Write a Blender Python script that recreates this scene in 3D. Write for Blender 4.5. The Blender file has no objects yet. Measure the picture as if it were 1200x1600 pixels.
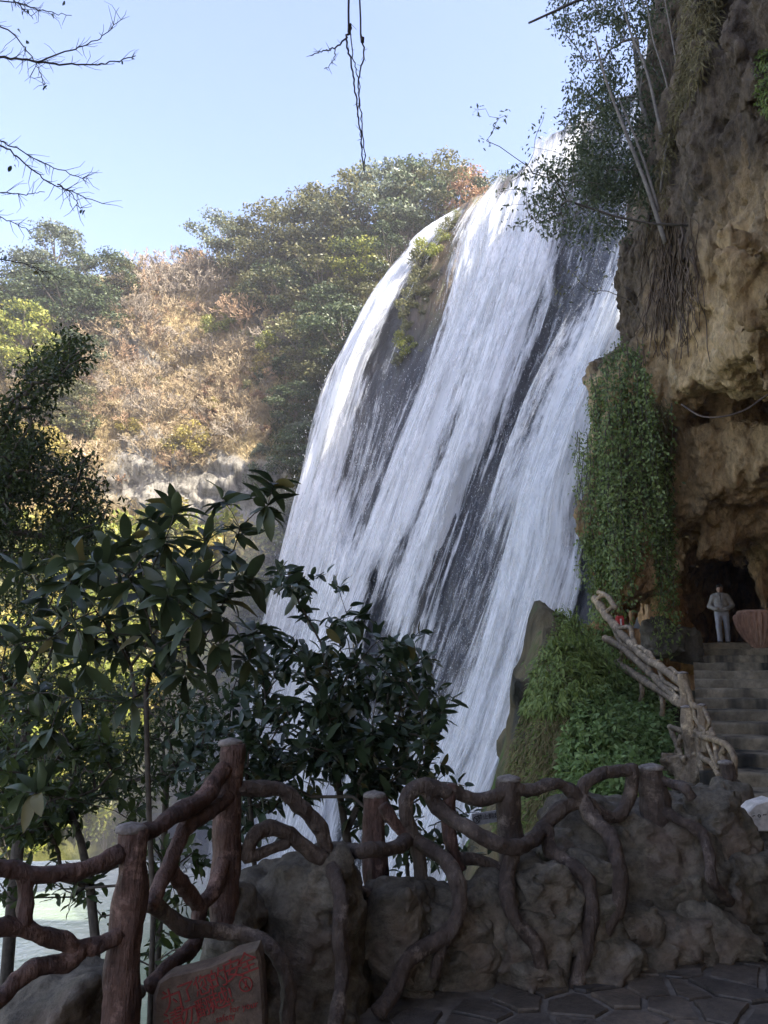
import bpy, math, random
import numpy as np
from mathutils import Vector, Matrix
from mathutils.bvhtree import BVHTree

# ------------------------------------------------------------------ camera, sky, sun, exposure
SC = bpy.context.scene
COL = SC.collection
F = 1232.0                      # focal length in photograph pixels (1200 x 1600)
EYE = np.array([0.0, 0.0, 1.6])
PITCH = math.radians(11.9)
CP, SP = math.cos(PITCH), math.sin(PITCH)

cam_data = bpy.data.cameras.new('camera')
cam_data.sensor_fit = 'VERTICAL'
cam_data.angle_y = 2 * math.atan(800 / F)
cam_data.clip_start = 0.05
cam_data.clip_end = 3000
cam = bpy.data.objects.new('camera', cam_data)
COL.objects.link(cam)
cam.location = EYE
cam.rotation_euler = (math.radians(90) + PITCH, 0, 0)
SC.camera = cam

SUN_EL = math.radians(42)
SUN_AZ = math.atan2(0.83, -0.56)          # measured from +Y towards +X
SUN_DIR = np.array([math.cos(SUN_EL) * math.sin(SUN_AZ), math.cos(SUN_EL) * math.cos(SUN_AZ), math.sin(SUN_EL)])

world = bpy.data.worlds.new('World')
SC.world = world
world.use_nodes = True
wn = world.node_tree.nodes
wl = world.node_tree.links
wn.clear()
sky = wn.new('ShaderNodeTexSky')
sky.sky_type = 'NISHITA'
sky.sun_disc = False
sky.sun_elevation = SUN_EL
sky.sun_rotation = SUN_AZ
sky.altitude = 800
sky.air_density = 1.0
sky.dust_density = 2.6
sky.ozone_density = 1.6
bg = wn.new('ShaderNodeBackground')
bg.inputs['Strength'].default_value = 0.15
wo = wn.new('ShaderNodeOutputWorld')
tint = wn.new('ShaderNodeMix'); tint.data_type = 'RGBA'; tint.blend_type = 'MULTIPLY'
tint.inputs[0].default_value = 1.0; tint.inputs[7].default_value = (1.17, 0.98, 0.945, 1)   # camera white balance of the air light
wl.new(sky.outputs[0], tint.inputs[6]); wl.new(tint.outputs[2], bg.inputs[0])
wl.new(bg.outputs[0], wo.inputs[0])

sun_data = bpy.data.lights.new('sun', 'SUN')
sun_data.energy = 4.2
sun_data.angle = math.radians(0.53)
sun_data.color = (1.0, 0.93, 0.80)
sun = bpy.data.objects.new('sun', sun_data)
COL.objects.link(sun)
sun.rotation_euler = Vector(SUN_DIR).to_track_quat('Z', 'Y').to_euler()

SC.view_settings.view_transform = 'Standard'
SC.view_settings.look = 'None'
SC.view_settings.exposure = 1.98
SC.view_settings.gamma = 1.0
SC.cycles.use_denoising = True
SC.cycles.max_bounces = 8
SC.cycles.diffuse_bounces = 4
SC.cycles.transparent_max_bounces = 24
SC.cycles.sample_clamp_indirect = 6.0
SC.cycles.caustics_reflective = False
SC.cycles.caustics_refractive = False

rng = np.random.default_rng(7)
random.seed(7)

# ------------------------------------------------------------------ helpers
def ray(px, py):
    """Unit-free world direction through photograph pixel(s)."""
    cx = (np.asarray(px, float) - 600) / F
    cy = (800 - np.asarray(py, float)) / F
    return np.stack([cx, CP - cy * SP, SP + cy * CP], -1)

def P(px, py, Y):
    """Point at forward distance Y seen through a photograph pixel."""
    d = ray(px, py)
    s = np.asarray(Y, float) / d[..., 1]
    return EYE + d * s[..., None]

def proj(p):
    d = np.asarray(p, float) - EYE
    zc = d[..., 1] * CP + d[..., 2] * SP
    yc = -d[..., 1] * SP + d[..., 2] * CP
    return 600 + F * d[..., 0] / zc, 800 - F * yc / zc, zc

_TAB = np.random.default_rng(99).random(64 * 64 * 64).astype(np.float32) * 2 - 1
def vnoise(x, y, z, seed=0):
    """value noise in -1..1"""
    x, y, z = np.broadcast_arrays(np.asarray(x, np.float32), np.asarray(y, np.float32), np.asarray(z, np.float32))
    sh = (seed * 7919) % 262144
    def ax(a, k):
        i = np.floor(a); f = a - i
        i = i.astype(np.int32) & 63
        return i << k, ((i + 1) & 63) << k, f * f * (3 - 2 * f)
    x0, x1, fx = ax(x, 12); y0, y1, fy = ax(y, 6); z0, z1, fz = ax(z, 0)
    def g(a, b, c): return _TAB[(a + b + c + sh) & 262143]
    def lz(a, b):
        p = g(a, b, z0); return p + (g(a, b, z1) - p) * fz
    def ly(a):
        p = lz(a, y0); return p + (lz(a, y1) - p) * fy
    p = ly(x0)
    return p + (ly(x1) - p) * fx

def fbm(x, y, z, oct=4, seed=0, gain=0.5):
    r, a, f = 0, 1.0, 1.0
    for o in range(oct):
        r = r + a * vnoise(x * f + o * 17.3, y * f - o * 9.1, z * f + o * 5.7, seed + o)
        a *= gain; f *= 2.03
    return r

def make_mesh(name, verts, groups, smooth=False):
    """groups: list of integer arrays (n,k)"""
    me = bpy.data.meshes.new(name)
    verts = np.asarray(verts, np.float32).reshape(-1, 3)
    groups = [np.asarray(g, np.int32) for g in groups if len(g)]
    me.vertices.add(len(verts))
    me.vertices.foreach_set('co', verts.ravel())
    loops = np.concatenate([g.ravel() for g in groups])
    tot = np.concatenate([np.full(len(g), g.shape[1], np.int32) for g in groups])
    start = np.concatenate([[0], np.cumsum(tot)[:-1]]).astype(np.int32)
    me.loops.add(len(loops))
    me.loops.foreach_set('vertex_index', loops)
    me.polygons.add(len(tot))
    me.polygons.foreach_set('loop_start', start)
    me.polygons.foreach_set('loop_total', tot)
    if smooth:
        me.polygons.foreach_set('use_smooth', np.ones(len(tot), bool))
    me.update(calc_edges=True)
    return me

def obj(name, me, mat=None, parent=None, label=None, cat=None, group=None, kind=None, loc=None):
    o = bpy.data.objects.new(name, me)
    COL.objects.link(o)
    if mat is not None and me is not None and len(me.materials) == 0:
        me.materials.append(mat)
    if parent is not None:
        o.parent = parent
    if loc is not None:
        o.location = loc
    if label: o['label'] = label
    if cat: o['category'] = cat
    if group: o['group'] = group
    if kind: o['kind'] = kind
    return o

def empty(name, loc, label=None, cat=None, group=None, kind=None):
    o = obj(name, None, None, None, label, cat, group, kind, loc)
    o.empty_display_size = 0.3
    return o

def copy_tree(o, parent=None):
    c = o.copy()
    COL.objects.link(c)
    c.parent = parent
    for ch in o.children:
        copy_tree(ch, c)
    return c

class MB:
    """collects pieces of ONE mesh"""
    def __init__(s):
        s.v, s.g, s.n = [], [], 0
    def add(s, v, *gs):
        v = np.asarray(v, float).reshape(-1, 3)
        for g in gs:
            if len(g): s.g.append(np.asarray(g, np.int64) + s.n)
        s.v.append(v); s.n += len(v)
    def mesh(s, name, smooth=False, off=None):
        v = np.concatenate(s.v)
        if off is not None: v = v - np.asarray(off)
        by = {}
        for g in s.g: by.setdefault(g.shape[1], []).append(g)
        return make_mesh(name, v, [np.concatenate(x) for x in by.values()], smooth)

def catmull(pts, n=6):
    pts = np.asarray(pts, float)
    if len(pts) < 3:
        t = np.linspace(0, 1, n * (len(pts) - 1) + 1)[:, None]
        return pts[0] + (pts[-1] - pts[0]) * t
    p = np.concatenate([[2 * pts[0] - pts[1]], pts, [2 * pts[-1] - pts[-2]]])
    out = []
    t = np.linspace(0, 1, n, endpoint=False)[:, None]
    for i in range(1, len(p) - 2):
        a, b, c, d = p[i - 1], p[i], p[i + 1], p[i + 2]
        out.append(0.5 * (2 * b + (c - a) * t + (2 * a - 5 * b + 4 * c - d) * t ** 2 + (3 * b - a - 3 * c + d) * t ** 3))
    out.append(p[-2][None])
    return np.concatenate(out)

def tube(mb, pts, rad, sides=8, knob=0.0, seed=0, cap=True, kf=6.0, grain=0.0):
    pts = np.asarray(pts, float); n = len(pts)
    rad = np.broadcast_to(np.asarray(rad, float), (n,))
    tan = np.gradient(pts, axis=0)
    tan /= np.linalg.norm(tan, axis=1, keepdims=True) + 1e-9
    ref = np.array([0, 0, 1.0]) if abs(tan[0][2]) < 0.9 else np.array([1.0, 0, 0])
    u = np.cross(tan[0], ref); u /= np.linalg.norm(u)
    U = np.zeros((n, 3))
    for i in range(n):
        u = u - tan[i] * np.dot(u, tan[i]); u /= np.linalg.norm(u) + 1e-9
        U[i] = u
    V = np.cross(tan, U)
    a = np.linspace(0, 2 * np.pi, sides, endpoint=False)
    dirs = U[:, None, :] * np.cos(a)[None, :, None] + V[:, None, :] * np.sin(a)[None, :, None]
    r = rad[:, None].repeat(sides, 1)
    if knob:
        q = pts[:, None, :] + dirs * rad[:, None, None]
        mr = rad.mean()
        s_ = kf / mr / 6.0
        r = r * (1 + knob * fbm(q[..., 0] * s_ * .6, q[..., 1] * s_ * .6, q[..., 2] * s_ * .6, 3, seed))
    if grain:
        al = np.concatenate([[0], np.cumsum(np.linalg.norm(np.diff(pts, axis=0), axis=1))])[:, None] / rad.mean()
        r = r * (1 + grain * vnoise(np.cos(a)[None] * 3.5 + seed, np.sin(a)[None] * 3.5, al * .35, seed) + .6 * grain * vnoise(np.cos(a)[None] * 8, np.sin(a)[None] * 8, al * .8, seed + 3))
    v = pts[:, None, :] + dirs * r[..., None]
    i = np.arange(n - 1)[:, None] * sides
    j = np.arange(sides)[None, :]
    j2 = (j + 1) % sides
    q = np.stack([i + j, i + j2, i + sides + j2, i + sides + j], -1).reshape(-1, 4)
    vv = [v.reshape(-1, 3)]
    tri = np.zeros((0, 3), int)
    if cap:
        c0, c1 = n * sides, n * sides + 1
        vv += [pts[:1] - tan[:1] * rad[0] * .25, pts[-1:] + tan[-1:] * rad[-1] * .25]
        jj = np.arange(sides); k2 = (jj + 1) % sides
        tri = np.concatenate([np.stack([np.full(sides, c0), k2, jj], 1),
                              np.stack([np.full(sides, c1), (n - 1) * sides + jj, (n - 1) * sides + k2], 1)])
    mb.add(np.concatenate(vv), q, tri)

def twigs(mb, p0, p1, r0, r1, sides=3):
    """many straight tapered twigs at once"""
    p0, p1 = np.asarray(p0, float), np.asarray(p1, float)
    n = len(p0)
    if n == 0: return
    r0 = np.broadcast_to(r0, (n,)); r1 = np.broadcast_to(r1, (n,))
    t = p1 - p0; t = t / (np.linalg.norm(t, axis=1, keepdims=True) + 1e-9)
    ref = np.where(np.abs(t[:, 2:3]) < 0.9, np.array([[0, 0, 1.0]]), np.array([[1.0, 0, 0]]))
    u = np.cross(t, ref); u /= np.linalg.norm(u, axis=1, keepdims=True) + 1e-9
    w = np.cross(t, u)
    a = np.linspace(0, 2 * np.pi, sides, endpoint=False)
    d = u[:, None] * np.cos(a)[None, :, None] + w[:, None] * np.sin(a)[None, :, None]
    v = np.concatenate([p0[:, None] + d * r0[:, None, None], p1[:, None] + d * r1[:, None, None]], 1)
    b = (np.arange(n) * 2 * sides)[:, None]
    j = np.arange(sides)[None]; j2 = (j + 1) % sides
    q = np.stack([b + j, b + j2, b + sides + j2, b + sides + j], -1).reshape(-1, 4)
    mb.add(v.reshape(-1, 3), q)

def unit(v):
    return v / (np.linalg.norm(v, axis=-1, keepdims=True) + 1e-9)

def rand_dirs(n, r=rng):
    return unit(r.normal(size=(n, 3)))

def leaves(mb, c, d, nrm, L, W, fold=0.18, droop=0.0):
    """leaf blades: base c, direction d, surface normal nrm; a folded six-point blade each"""
    c, d = np.asarray(c, float), unit(np.asarray(d, float))
    n = len(c)
    if n == 0: return
    L = np.broadcast_to(np.asarray(L, float), (n,))[:, None]; W = np.broadcast_to(np.asarray(W, float), (n,))[:, None]
    s = unit(np.cross(d, nrm)); m = unit(np.cross(s, d))
    mid = c + d * L * .5 + m * L * 0.03
    tip = c + d * L - m * L * droop
    l = c + d * L * .45 + s * W * .5 + m * W * fold
    r = c + d * L * .45 - s * W * .5 + m * W * fold
    v = np.stack([c, l, tip, r, mid], 1).reshape(-1, 3)
    b = np.arange(n) * 5
    f = np.concatenate([np.stack([b, b + 4, b + 1], 1), np.stack([b + 1, b + 4, b + 2], 1),
                        np.stack([b, b + 3, b + 4], 1), np.stack([b + 4, b + 3, b + 2], 1)])
    mb.add(v, f)

def cards(mb, c, d, nrm, L, W):
    """cheap two-triangle leaf for far crowns"""
    c, d = np.asarray(c, float), unit(np.asarray(d, float))
    n = len(c)
    if n == 0: return
    L = np.broadcast_to(np.asarray(L, float), (n,))[:, None]; W = np.broadcast_to(np.asarray(W, float), (n,))[:, None]
    s = unit(np.cross(d, nrm))
    v = np.stack([c - d * L * .5, c + s * W * .5, c + d * L * .5, c - s * W * .5], 1).reshape(-1, 3)
    b = np.arange(n) * 4
    mb.add(v, np.stack([b, b + 1, b + 2, b + 3], 1))

def surface_nets(f, origin, h):
    """vertices and quads of the zero surface of a sampled field (negative inside)"""
    nx, ny, nz = f.shape
    s = f < 0
    cnt = np.zeros((nx - 1, ny - 1, nz - 1), np.int8)
    for dx in (0, 1):
        for dy in (0, 1):
            for dz in (0, 1):
                cnt += s[dx:nx - 1 + dx, dy:ny - 1 + dy, dz:nz - 1 + dz]
    act = np.argwhere((cnt > 0) & (cnt < 8))
    idx = -np.ones(cnt.shape, np.int32)
    idx[tuple(act.T)] = np.arange(len(act))
    corner = [(a, b, c) for a in (0, 1) for b in (0, 1) for c in (0, 1)]
    vals = {cn: f[act[:, 0] + cn[0], act[:, 1] + cn[1], act[:, 2] + cn[2]] for cn in corner}
    acc = np.zeros((len(act), 3)); k = np.zeros(len(act))
    for a in corner:
        for ax in range(3):
            if a[ax]: continue
            b = tuple(1 if q == ax else a[q] for q in range(3))
            va, vb = vals[a], vals[b]
            m = (va < 0) != (vb < 0)
            t = np.where(m, va / np.where(m, va - vb, 1), 0)
            p = np.tile(np.array(a, float), (len(act), 1)); p[:, ax] = t
            acc += p * m[:, None]; k += m
    v = (act + acc / k[:, None]) * h + np.asarray(origin)
    quads = []
    for ax in range(3):
        sl0 = [slice(None)] * 3; sl1 = [slice(None)] * 3
        sl0[ax] = slice(0, -1); sl1[ax] = slice(1, None)
        e = np.argwhere(s[tuple(sl0)] != s[tuple(sl1)])
        o1, o2 = [(1, 2), (2, 0), (0, 1)][ax]
        ok = (e[:, o1] > 0) & (e[:, o2] > 0) & (e[:, o1] < f.shape[o1] - 1) & (e[:, o2] < f.shape[o2] - 1)
        e = e[ok]
        inside = s[tuple(e.T)]
        def at(d1, d2):
            q = e.copy(); q[:, o1] -= d1; q[:, o2] -= d2
            return idx[tuple(q.T)]
        q = np.stack([at(1, 1), at(0, 1), at(0, 0), at(1, 0)], 1)
        q[~inside] = q[~inside][:, ::-1]
        quads.append(q)
    q = np.concatenate(quads)
    q = q[(q >= 0).all(1)]
    return v, q

def mesh_normals(v, q):
    fnn = np.cross(v[q[:, 2]] - v[q[:, 0]], v[q[:, 3]] - v[q[:, 1]])
    n = np.zeros_like(v)
    for k in range(4): np.add.at(n, q[:, k], fnn)
    return unit(n)

def subdivide(v, q, keep):
    """split the chosen quads in four (shared new vertices); the rest stay"""
    a = q[keep]
    e = np.concatenate([np.sort(a[:, [i, (i + 1) % 4]], 1) for i in range(4)])
    ue, inv = np.unique(e, axis=0, return_inverse=True); inv = inv.ravel()
    ev = v[ue].mean(1); cv = v[a].mean(1)
    n0, n1, m = len(v), len(v) + len(ue), len(a)
    E = [n0 + inv[i * m:(i + 1) * m] for i in range(4)]; C = n1 + np.arange(m)
    nq = np.concatenate([np.stack([a[:, i], E[i], C, E[(i + 3) % 4]], 1) for i in range(4)])
    return np.concatenate([v, ev, cv]), np.concatenate([q[~keep], nq]), np.unique(nq)

def grid3(lo, hi, h):
    ax = [np.arange(lo[i], hi[i] + h, h, dtype=np.float32) for i in range(3)]
    return np.meshgrid(*ax, indexing='ij')

def smin(a, b, k):
    t = np.clip(0.5 + 0.5 * (b - a) / k, 0, 1)
    return b + (a - b) * t - k * t * (1 - t)

def smax(a, b, k):
    return -smin(-a, -b, k)

# ------------------------------------------------------------------ materials
class NT:
    def __init__(s, name):
        s.m = bpy.data.materials.new(name); s.m.use_nodes = True
        s.t = s.m.node_tree; s.n = s.t.nodes; s.n.clear()
        s.out = s.n.new('ShaderNodeOutputMaterial')
    def new(s, ty, **kw):
        x = s.n.new(ty)
        for k, v in kw.items():
            if k.startswith('i_'):
                x.inputs[k[2:].replace('_', ' ')].default_value = v
            else: setattr(x, k, v)
        return x
    def link(s, a, b): s.t.links.new(a, b)
    def coord(s, scale=(1, 1, 1), kind='Object'):
        tc = s.new('ShaderNodeTexCoord'); mp = s.new('ShaderNodeMapping')
        mp.inputs['Scale'].default_value = scale
        s.link(tc.outputs[kind], mp.inputs[0]); return mp.outputs[0]
    def world(s, scale=(1, 1, 1)):
        g = s.new('ShaderNodeNewGeometry'); mp = s.new('ShaderNodeMapping')
        mp.inputs['Scale'].default_value = scale
        s.link(g.outputs['Position'], mp.inputs[0]); return mp.outputs[0]
    def noise(s, vec, scale, detail=5, rough=.55, dist=0):
        x = s.new('ShaderNodeTexNoise'); x.inputs['Scale'].default_value = scale
        x.inputs['Detail'].default_value = detail; x.inputs['Roughness'].default_value = rough
        x.inputs['Distortion'].default_value = dist
        s.link(vec, x.inputs['Vector']); return x.outputs['Fac']
    def ramp(s, fac, stops):
        x = s.new('ShaderNodeValToRGB'); cr = x.color_ramp
        while len(cr.elements) < len(stops): cr.elements.new(.5)
        for e, (p, c) in zip(cr.elements, stops):
            e.position = p; e.color = (c[0], c[1], c[2], 1) if hasattr(c, '__len__') else (c, c, c, 1)
        s.link(fac, x.inputs[0]); return x.outputs[0]
    def mix(s, fac, a, b, mode='MIX'):
        x = s.new('ShaderNodeMix', data_type='RGBA', blend_type=mode)
        for i, v in ((0, fac), (6, a), (7, b)):
            if isinstance(v, (int, float)): x.inputs[i].default_value = v
            elif isinstance(v, tuple): x.inputs[i].default_value = (*v, 1)
            else: s.link(v, x.inputs[i])
        return x.outputs[2]
    def math(s, op, a, b=None, clamp=False):
        x = s.new('ShaderNodeMath', operation=op, use_clamp=clamp)
        for i, v in ((0, a), (1, b)):
            if v is None: continue
            if isinstance(v, (int, float)): x.inputs[i].default_value = v
            else: s.link(v, x.inputs[i])
        return x.outputs[0]
    def bump(s, h, strength=.5, dist=.1, nrm=None):
        x = s.new('ShaderNodeBump'); x.inputs['Strength'].default_value = strength
        x.inputs['Distance'].default_value = dist
        s.link(h, x.inputs['Height'])
        if nrm is not None: s.link(nrm, x.inputs['Normal'])
        return x.outputs[0]
    def principled(s, col, rough=.8, nrm=None, spec=.3):
        b = s.new('ShaderNodeBsdfPrincipled')
        for k, v in (('Base Color', col), ('Roughness', rough), ('Specular IOR Level', spec)):
            if isinstance(v, (int, float)): b.inputs[k].default_value = v
            elif isinstance(v, tuple): b.inputs[k].default_value = (*v, 1)
            else: s.link(v, b.inputs[k])
        if nrm is not None: s.link(nrm, b.inputs['Normal'])
        return b
    def done(s, shader):
        s.link(shader.outputs[0] if hasattr(shader, 'outputs') else shader, s.out.inputs['Surface']); return s.m

def rock_mat(name, stops, scale=.5, stretch=(1, 1, .45), bump=.6, bd=.25, rough=.85, spec=.25, fine=6.0, stain=None, moss=None):
    t = NT(name)
    v = t.world(stretch)
    n1 = t.noise(v, scale, 8, .6, .6)
    c = t.ramp(n1, stops)
    n2 = t.noise(v, scale * fine, 6, .65)
    c = t.mix(.75, c, t.ramp(n2, [(.25, .35), (.5, .9), (.75, 1.35)]), 'MULTIPLY')
    if stain:
        n3 = t.noise(t.world((1, 1, .12)), stain[0], 4, .6)
        c = t.mix(t.ramp(n3, [(stain[2], 0.0), (stain[2] + .14, 1.0)]), c, stain[1])
    if moss:
        n4 = t.noise(t.world((1, 1, .5)), moss[0], 6, .6)
        c = t.mix(t.ramp(n4, [(moss[2], 0.0), (moss[2] + .1, 1.0)]), c, moss[1])
    h = t.math('ADD', t.noise(v, scale * 3, 8, .7), t.math('MULTIPLY', t.noise(v, scale * 14, 5, .6), .35))
    return t.done(t.principled(c, rough, t.bump(h, bump, bd), spec))

def leaf_mat(name, c0, c1, c2=None, trans=.3, rough=.45, spec=.35, odd=None):
    """leaf colour varies from leaf to leaf and plant to plant"""
    t = NT(name)
    g = t.new('ShaderNodeNewGeometry'); oi = t.new('ShaderNodeObjectInfo')
    f = t.math('FRACT', t.math('ADD', g.outputs['Random Per Island'], oi.outputs['Random']))
    col = t.ramp(f, [(0, c0), (.55, c1), (1, c2 or c1)] if odd is None else [(0, c0), (.5, c1), (.93, c2 or c1), (.975, odd)])
    hv = t.new('ShaderNodeHueSaturation')
    t.link(col, hv.inputs['Color'])
    t.link(t.math('ADD', t.math('MULTIPLY', oi.outputs['Random'], .4), .8), hv.inputs['Value'])
    col = hv.outputs[0]
    p = t.principled(col, rough, None, spec)
    tr = t.new('ShaderNodeBsdfTranslucent'); t.link(col, tr.inputs[0])
    mx = t.new('ShaderNodeMixShader'); mx.inputs[0].default_value = trans
    t.link(p.outputs[0], mx.inputs[1]); t.link(tr.outputs[0], mx.inputs[2])
    return t.done(mx)

def plain_mat(name, c0, c1, scale=3, rough=.85, bump=.4, bd=.02, spec=.25, kind='world', stretch=(1, 1, 1)):
    t = NT(name)
    v = t.world(stretch) if kind == 'world' else t.coord(stretch)
    n = t.noise(v, scale, 6, .6)
    c = t.ramp(n, [(.3, c0), (.7, c1)])
    nb = t.bump(t.noise(v, scale * 4, 5, .6), bump, bd)
    return t.done(t.principled(c, rough, nb, spec))
# ------------------------------------------------------------------ ground and pool
POOL_Z = -18.0
def sheet(name, pts, z, mat, kind='structure', parent=None, thick=0):
    v = [(x, y, z) for x, y in pts]
    g = [np.arange(len(v))[None]]
    return obj(name, make_mesh(name, v, g), mat, parent, kind=kind)

m_ground = plain_mat('ground_earth', (.05, .045, .03), (.11, .09, .06), .2, bump=.6, bd=.3)
sheet('ground', [(-900, -900), (900, -900), (900, 900), (-900, 900)], -24.0, m_ground)

t = NT('pool_water')
v = t.world((1, 1, 1))
foam = t.noise(v, .07, 6, .6, 1.0)
pc = t.ramp(foam, [(.3, (.16, .22, .14)), (.55, (.24, .30, .21)), (.75, (.42, .46, .38))])
rip = t.math('ADD', t.noise(v, 1.2, 4, .6), t.math('MULTIPLY', t.noise(v, 5, 3, .6), .3))
m_pool = t.done(t.principled(pc, .12, t.bump(rip, .35, .25), .5))
sheet('pool_water', [(-150, 8), (60, 8), (60, 130), (-150, 130)], POOL_Z, m_pool)

# ------------------------------------------------------------------ far hill
def net_up(net, nu, nv):
    """bicubic refinement of a control net (rows, cols, k)"""
    a = np.stack([catmull(net[:, j], nv) for j in range(net.shape[1])], 1)
    return np.stack([catmull(a[i], nu) for i in range(a.shape[0])], 0)

def grid_faces(nr, nc):
    i = np.arange(nr - 1)[:, None] * nc; j = np.arange(nc - 1)[None]
    return np.stack([i + j, i + j + 1, i + nc + j + 1, i + nc + j], -1).reshape(-1, 4)

def grid_normals(p):
    n = np.cross(np.gradient(p, axis=1), np.gradient(p, axis=0))
    return unit(n)

hx = np.array([-900, -420, -180, 0, 150, 300, 420, 520, 640, 800.])
h_ridge_y = np.array([520, 505, 490, 470, 440, 425, 395, 365, 345, 345.])
h_rows = [  # (pixel row, forward distance per column)
    (None, [80, 98, 112, 120, 125, 127, 125, 121, 119, 119]),
    (520, [76, 93, 106, 114, 119, 122, 119, 116, 115, 115]),
    (600, [73, 90, 102, 109, 114, 116, 114, 111, 111, 111]),
    (700, [70, 86, 97, 105, 109, 111, 109, 107, 108, 108]),
    (790, [68, 83, 94, 102, 107, 109, 107, 105, 107, 107]),
    (860, [66, 80, 90, 97, 103, 106, 105, 104, 106, 106]),
    (960, [58, 70, 78, 84, 91, 96, 99, 101, 104, 104]),
    (1110, [52, 62, 70, 77, 84, 90, 96, 99, 102, 102]),
    (1345, [46, 57, 66, 73, 80, 85, 89, 92, 96, 96]),
]
net = []
for yy, Ys in h_rows:
    ys = h_ridge_y if yy is None else np.full(len(hx), float(yy))
    net.append(P(hx, ys, np.array(Ys, float)))
net = np.array(net)
back1 = net[0] + np.array([0, 14, 2.0]); back2 = net[0] + np.array([0, 60, 0.0]); back3 = net[0] + np.array([0, 220, -6.0])
net = np.concatenate([[back3, back2, back1], net])
HP = net_up(net, 30, 20)
hn = grid_normals(HP)
if hn[len(hn) // 2, :, 1].mean() > 0: hn = -hn
dsp = 2.2 * fbm(HP[..., 0] * .08, HP[..., 1] * .08, HP[..., 2] * .1, 5, 3) + .9 * np.abs(fbm(HP[..., 0] * .12, HP[..., 1] * .12, HP[..., 2] * .35, 4, 9))
HP = HP + hn * dsp[..., None]

t = NT('hill_earth')
v = t.world((1, 1, .6))
n1 = t.noise(v, .12, 8, .65, .5)
c = t.ramp(n1, [(.3, (.18, .135, .07)), (.45, (.32, .25, .135)), (.6, (.42, .33, .185)), (.75, (.24, .22, .105))])
c = t.mix(.8, c, t.ramp(t.noise(v, 1.6, 6, .7), [(.25, .4), (.5, .9), (.75, 1.4)]), 'MULTIPLY')
at = t.new('ShaderNodeAttribute', attribute_name='rock')
rk = t.ramp(t.noise(t.world((1, 1, .25)), .9, 8, .65, .4), [(.30, (.035, .032, .028)), (.43, (.15, .14, .12)), (.56, (.33, .31, .27)), (.75, (.24, .2, .145))])
g_ = t.new('ShaderNodeNewGeometry'); sp_ = t.new('ShaderNodeSeparateXYZ'); t.link(g_.outputs['Position'], sp_.inputs[0])
river = t.ramp(t.math('ADD', t.math('DIVIDE', sp_.outputs[2], 40), t.math('MULTIPLY', n1, .5)), [(.12, 1.0), (.30, 0.0)])
c = t.mix(river, c, t.ramp(t.noise(v, .9, 7, .7), [(.3, (.05, .06, .02)), (.55, (.12, .125, .045)), (.75, (.2, .19, .08))]))
c = t.mix(at.outputs['Fac'], c, rk)
m_hill = t.done(t.principled(c, .95, t.bump(t.noise(v, 1.2, 9, .75), .9, .8), .1))
hxp, hyp, _ = proj(HP.reshape(-1, 3))
warp = 28 * fbm(HP[..., 0] * .1, HP[..., 1] * .1, HP[..., 2] * .1, 4, 33).ravel()
def blob(cx, cy, rx, ry): return np.clip(1.25 - ((hxp + warp - cx) / rx) ** 2 - ((hyp + warp - cy) / ry) ** 2, 0, 1)
rockmask = np.clip(blob(250, 740, 120, 66) + blob(370, 785, 110, 92) + blob(190, 530, 30, 18) + blob(425, 500, 26, 30) + blob(230, 640, 60, 30) * .6 + blob(330, 870, 90, 30) + blob(470, 900, 60, 120) * .7, 0, 1)
rm_ = np.clip(rockmask * 1.6 - .2, 0, 1).reshape(HP.shape[:2])
HP = HP + hn * (rm_ * (1.6 * np.abs(fbm(HP[..., 0] * .3, HP[..., 1] * .3, HP[..., 2] * .16, 4, 55, .6)) + .5 * vnoise(HP[..., 0] * .2, HP[..., 1] * .2, HP[..., 2] * .9, 56)))[..., None]
hme = make_mesh('hill', HP.reshape(-1, 3), [grid_faces(*HP.shape[:2])], True)
a_ = hme.attributes.new('rock', 'FLOAT', 'POINT'); a_.data.foreach_set('value', np.clip(rockmask * 1.6 - .2, 0, 1).astype(np.float32))
obj('hill', hme, m_hill, kind='structure')
HILL = BVHTree.FromPolygons([tuple(p) for p in HP.reshape(-1, 3)], grid_faces(*HP.shape[:2]).tolist())

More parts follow.
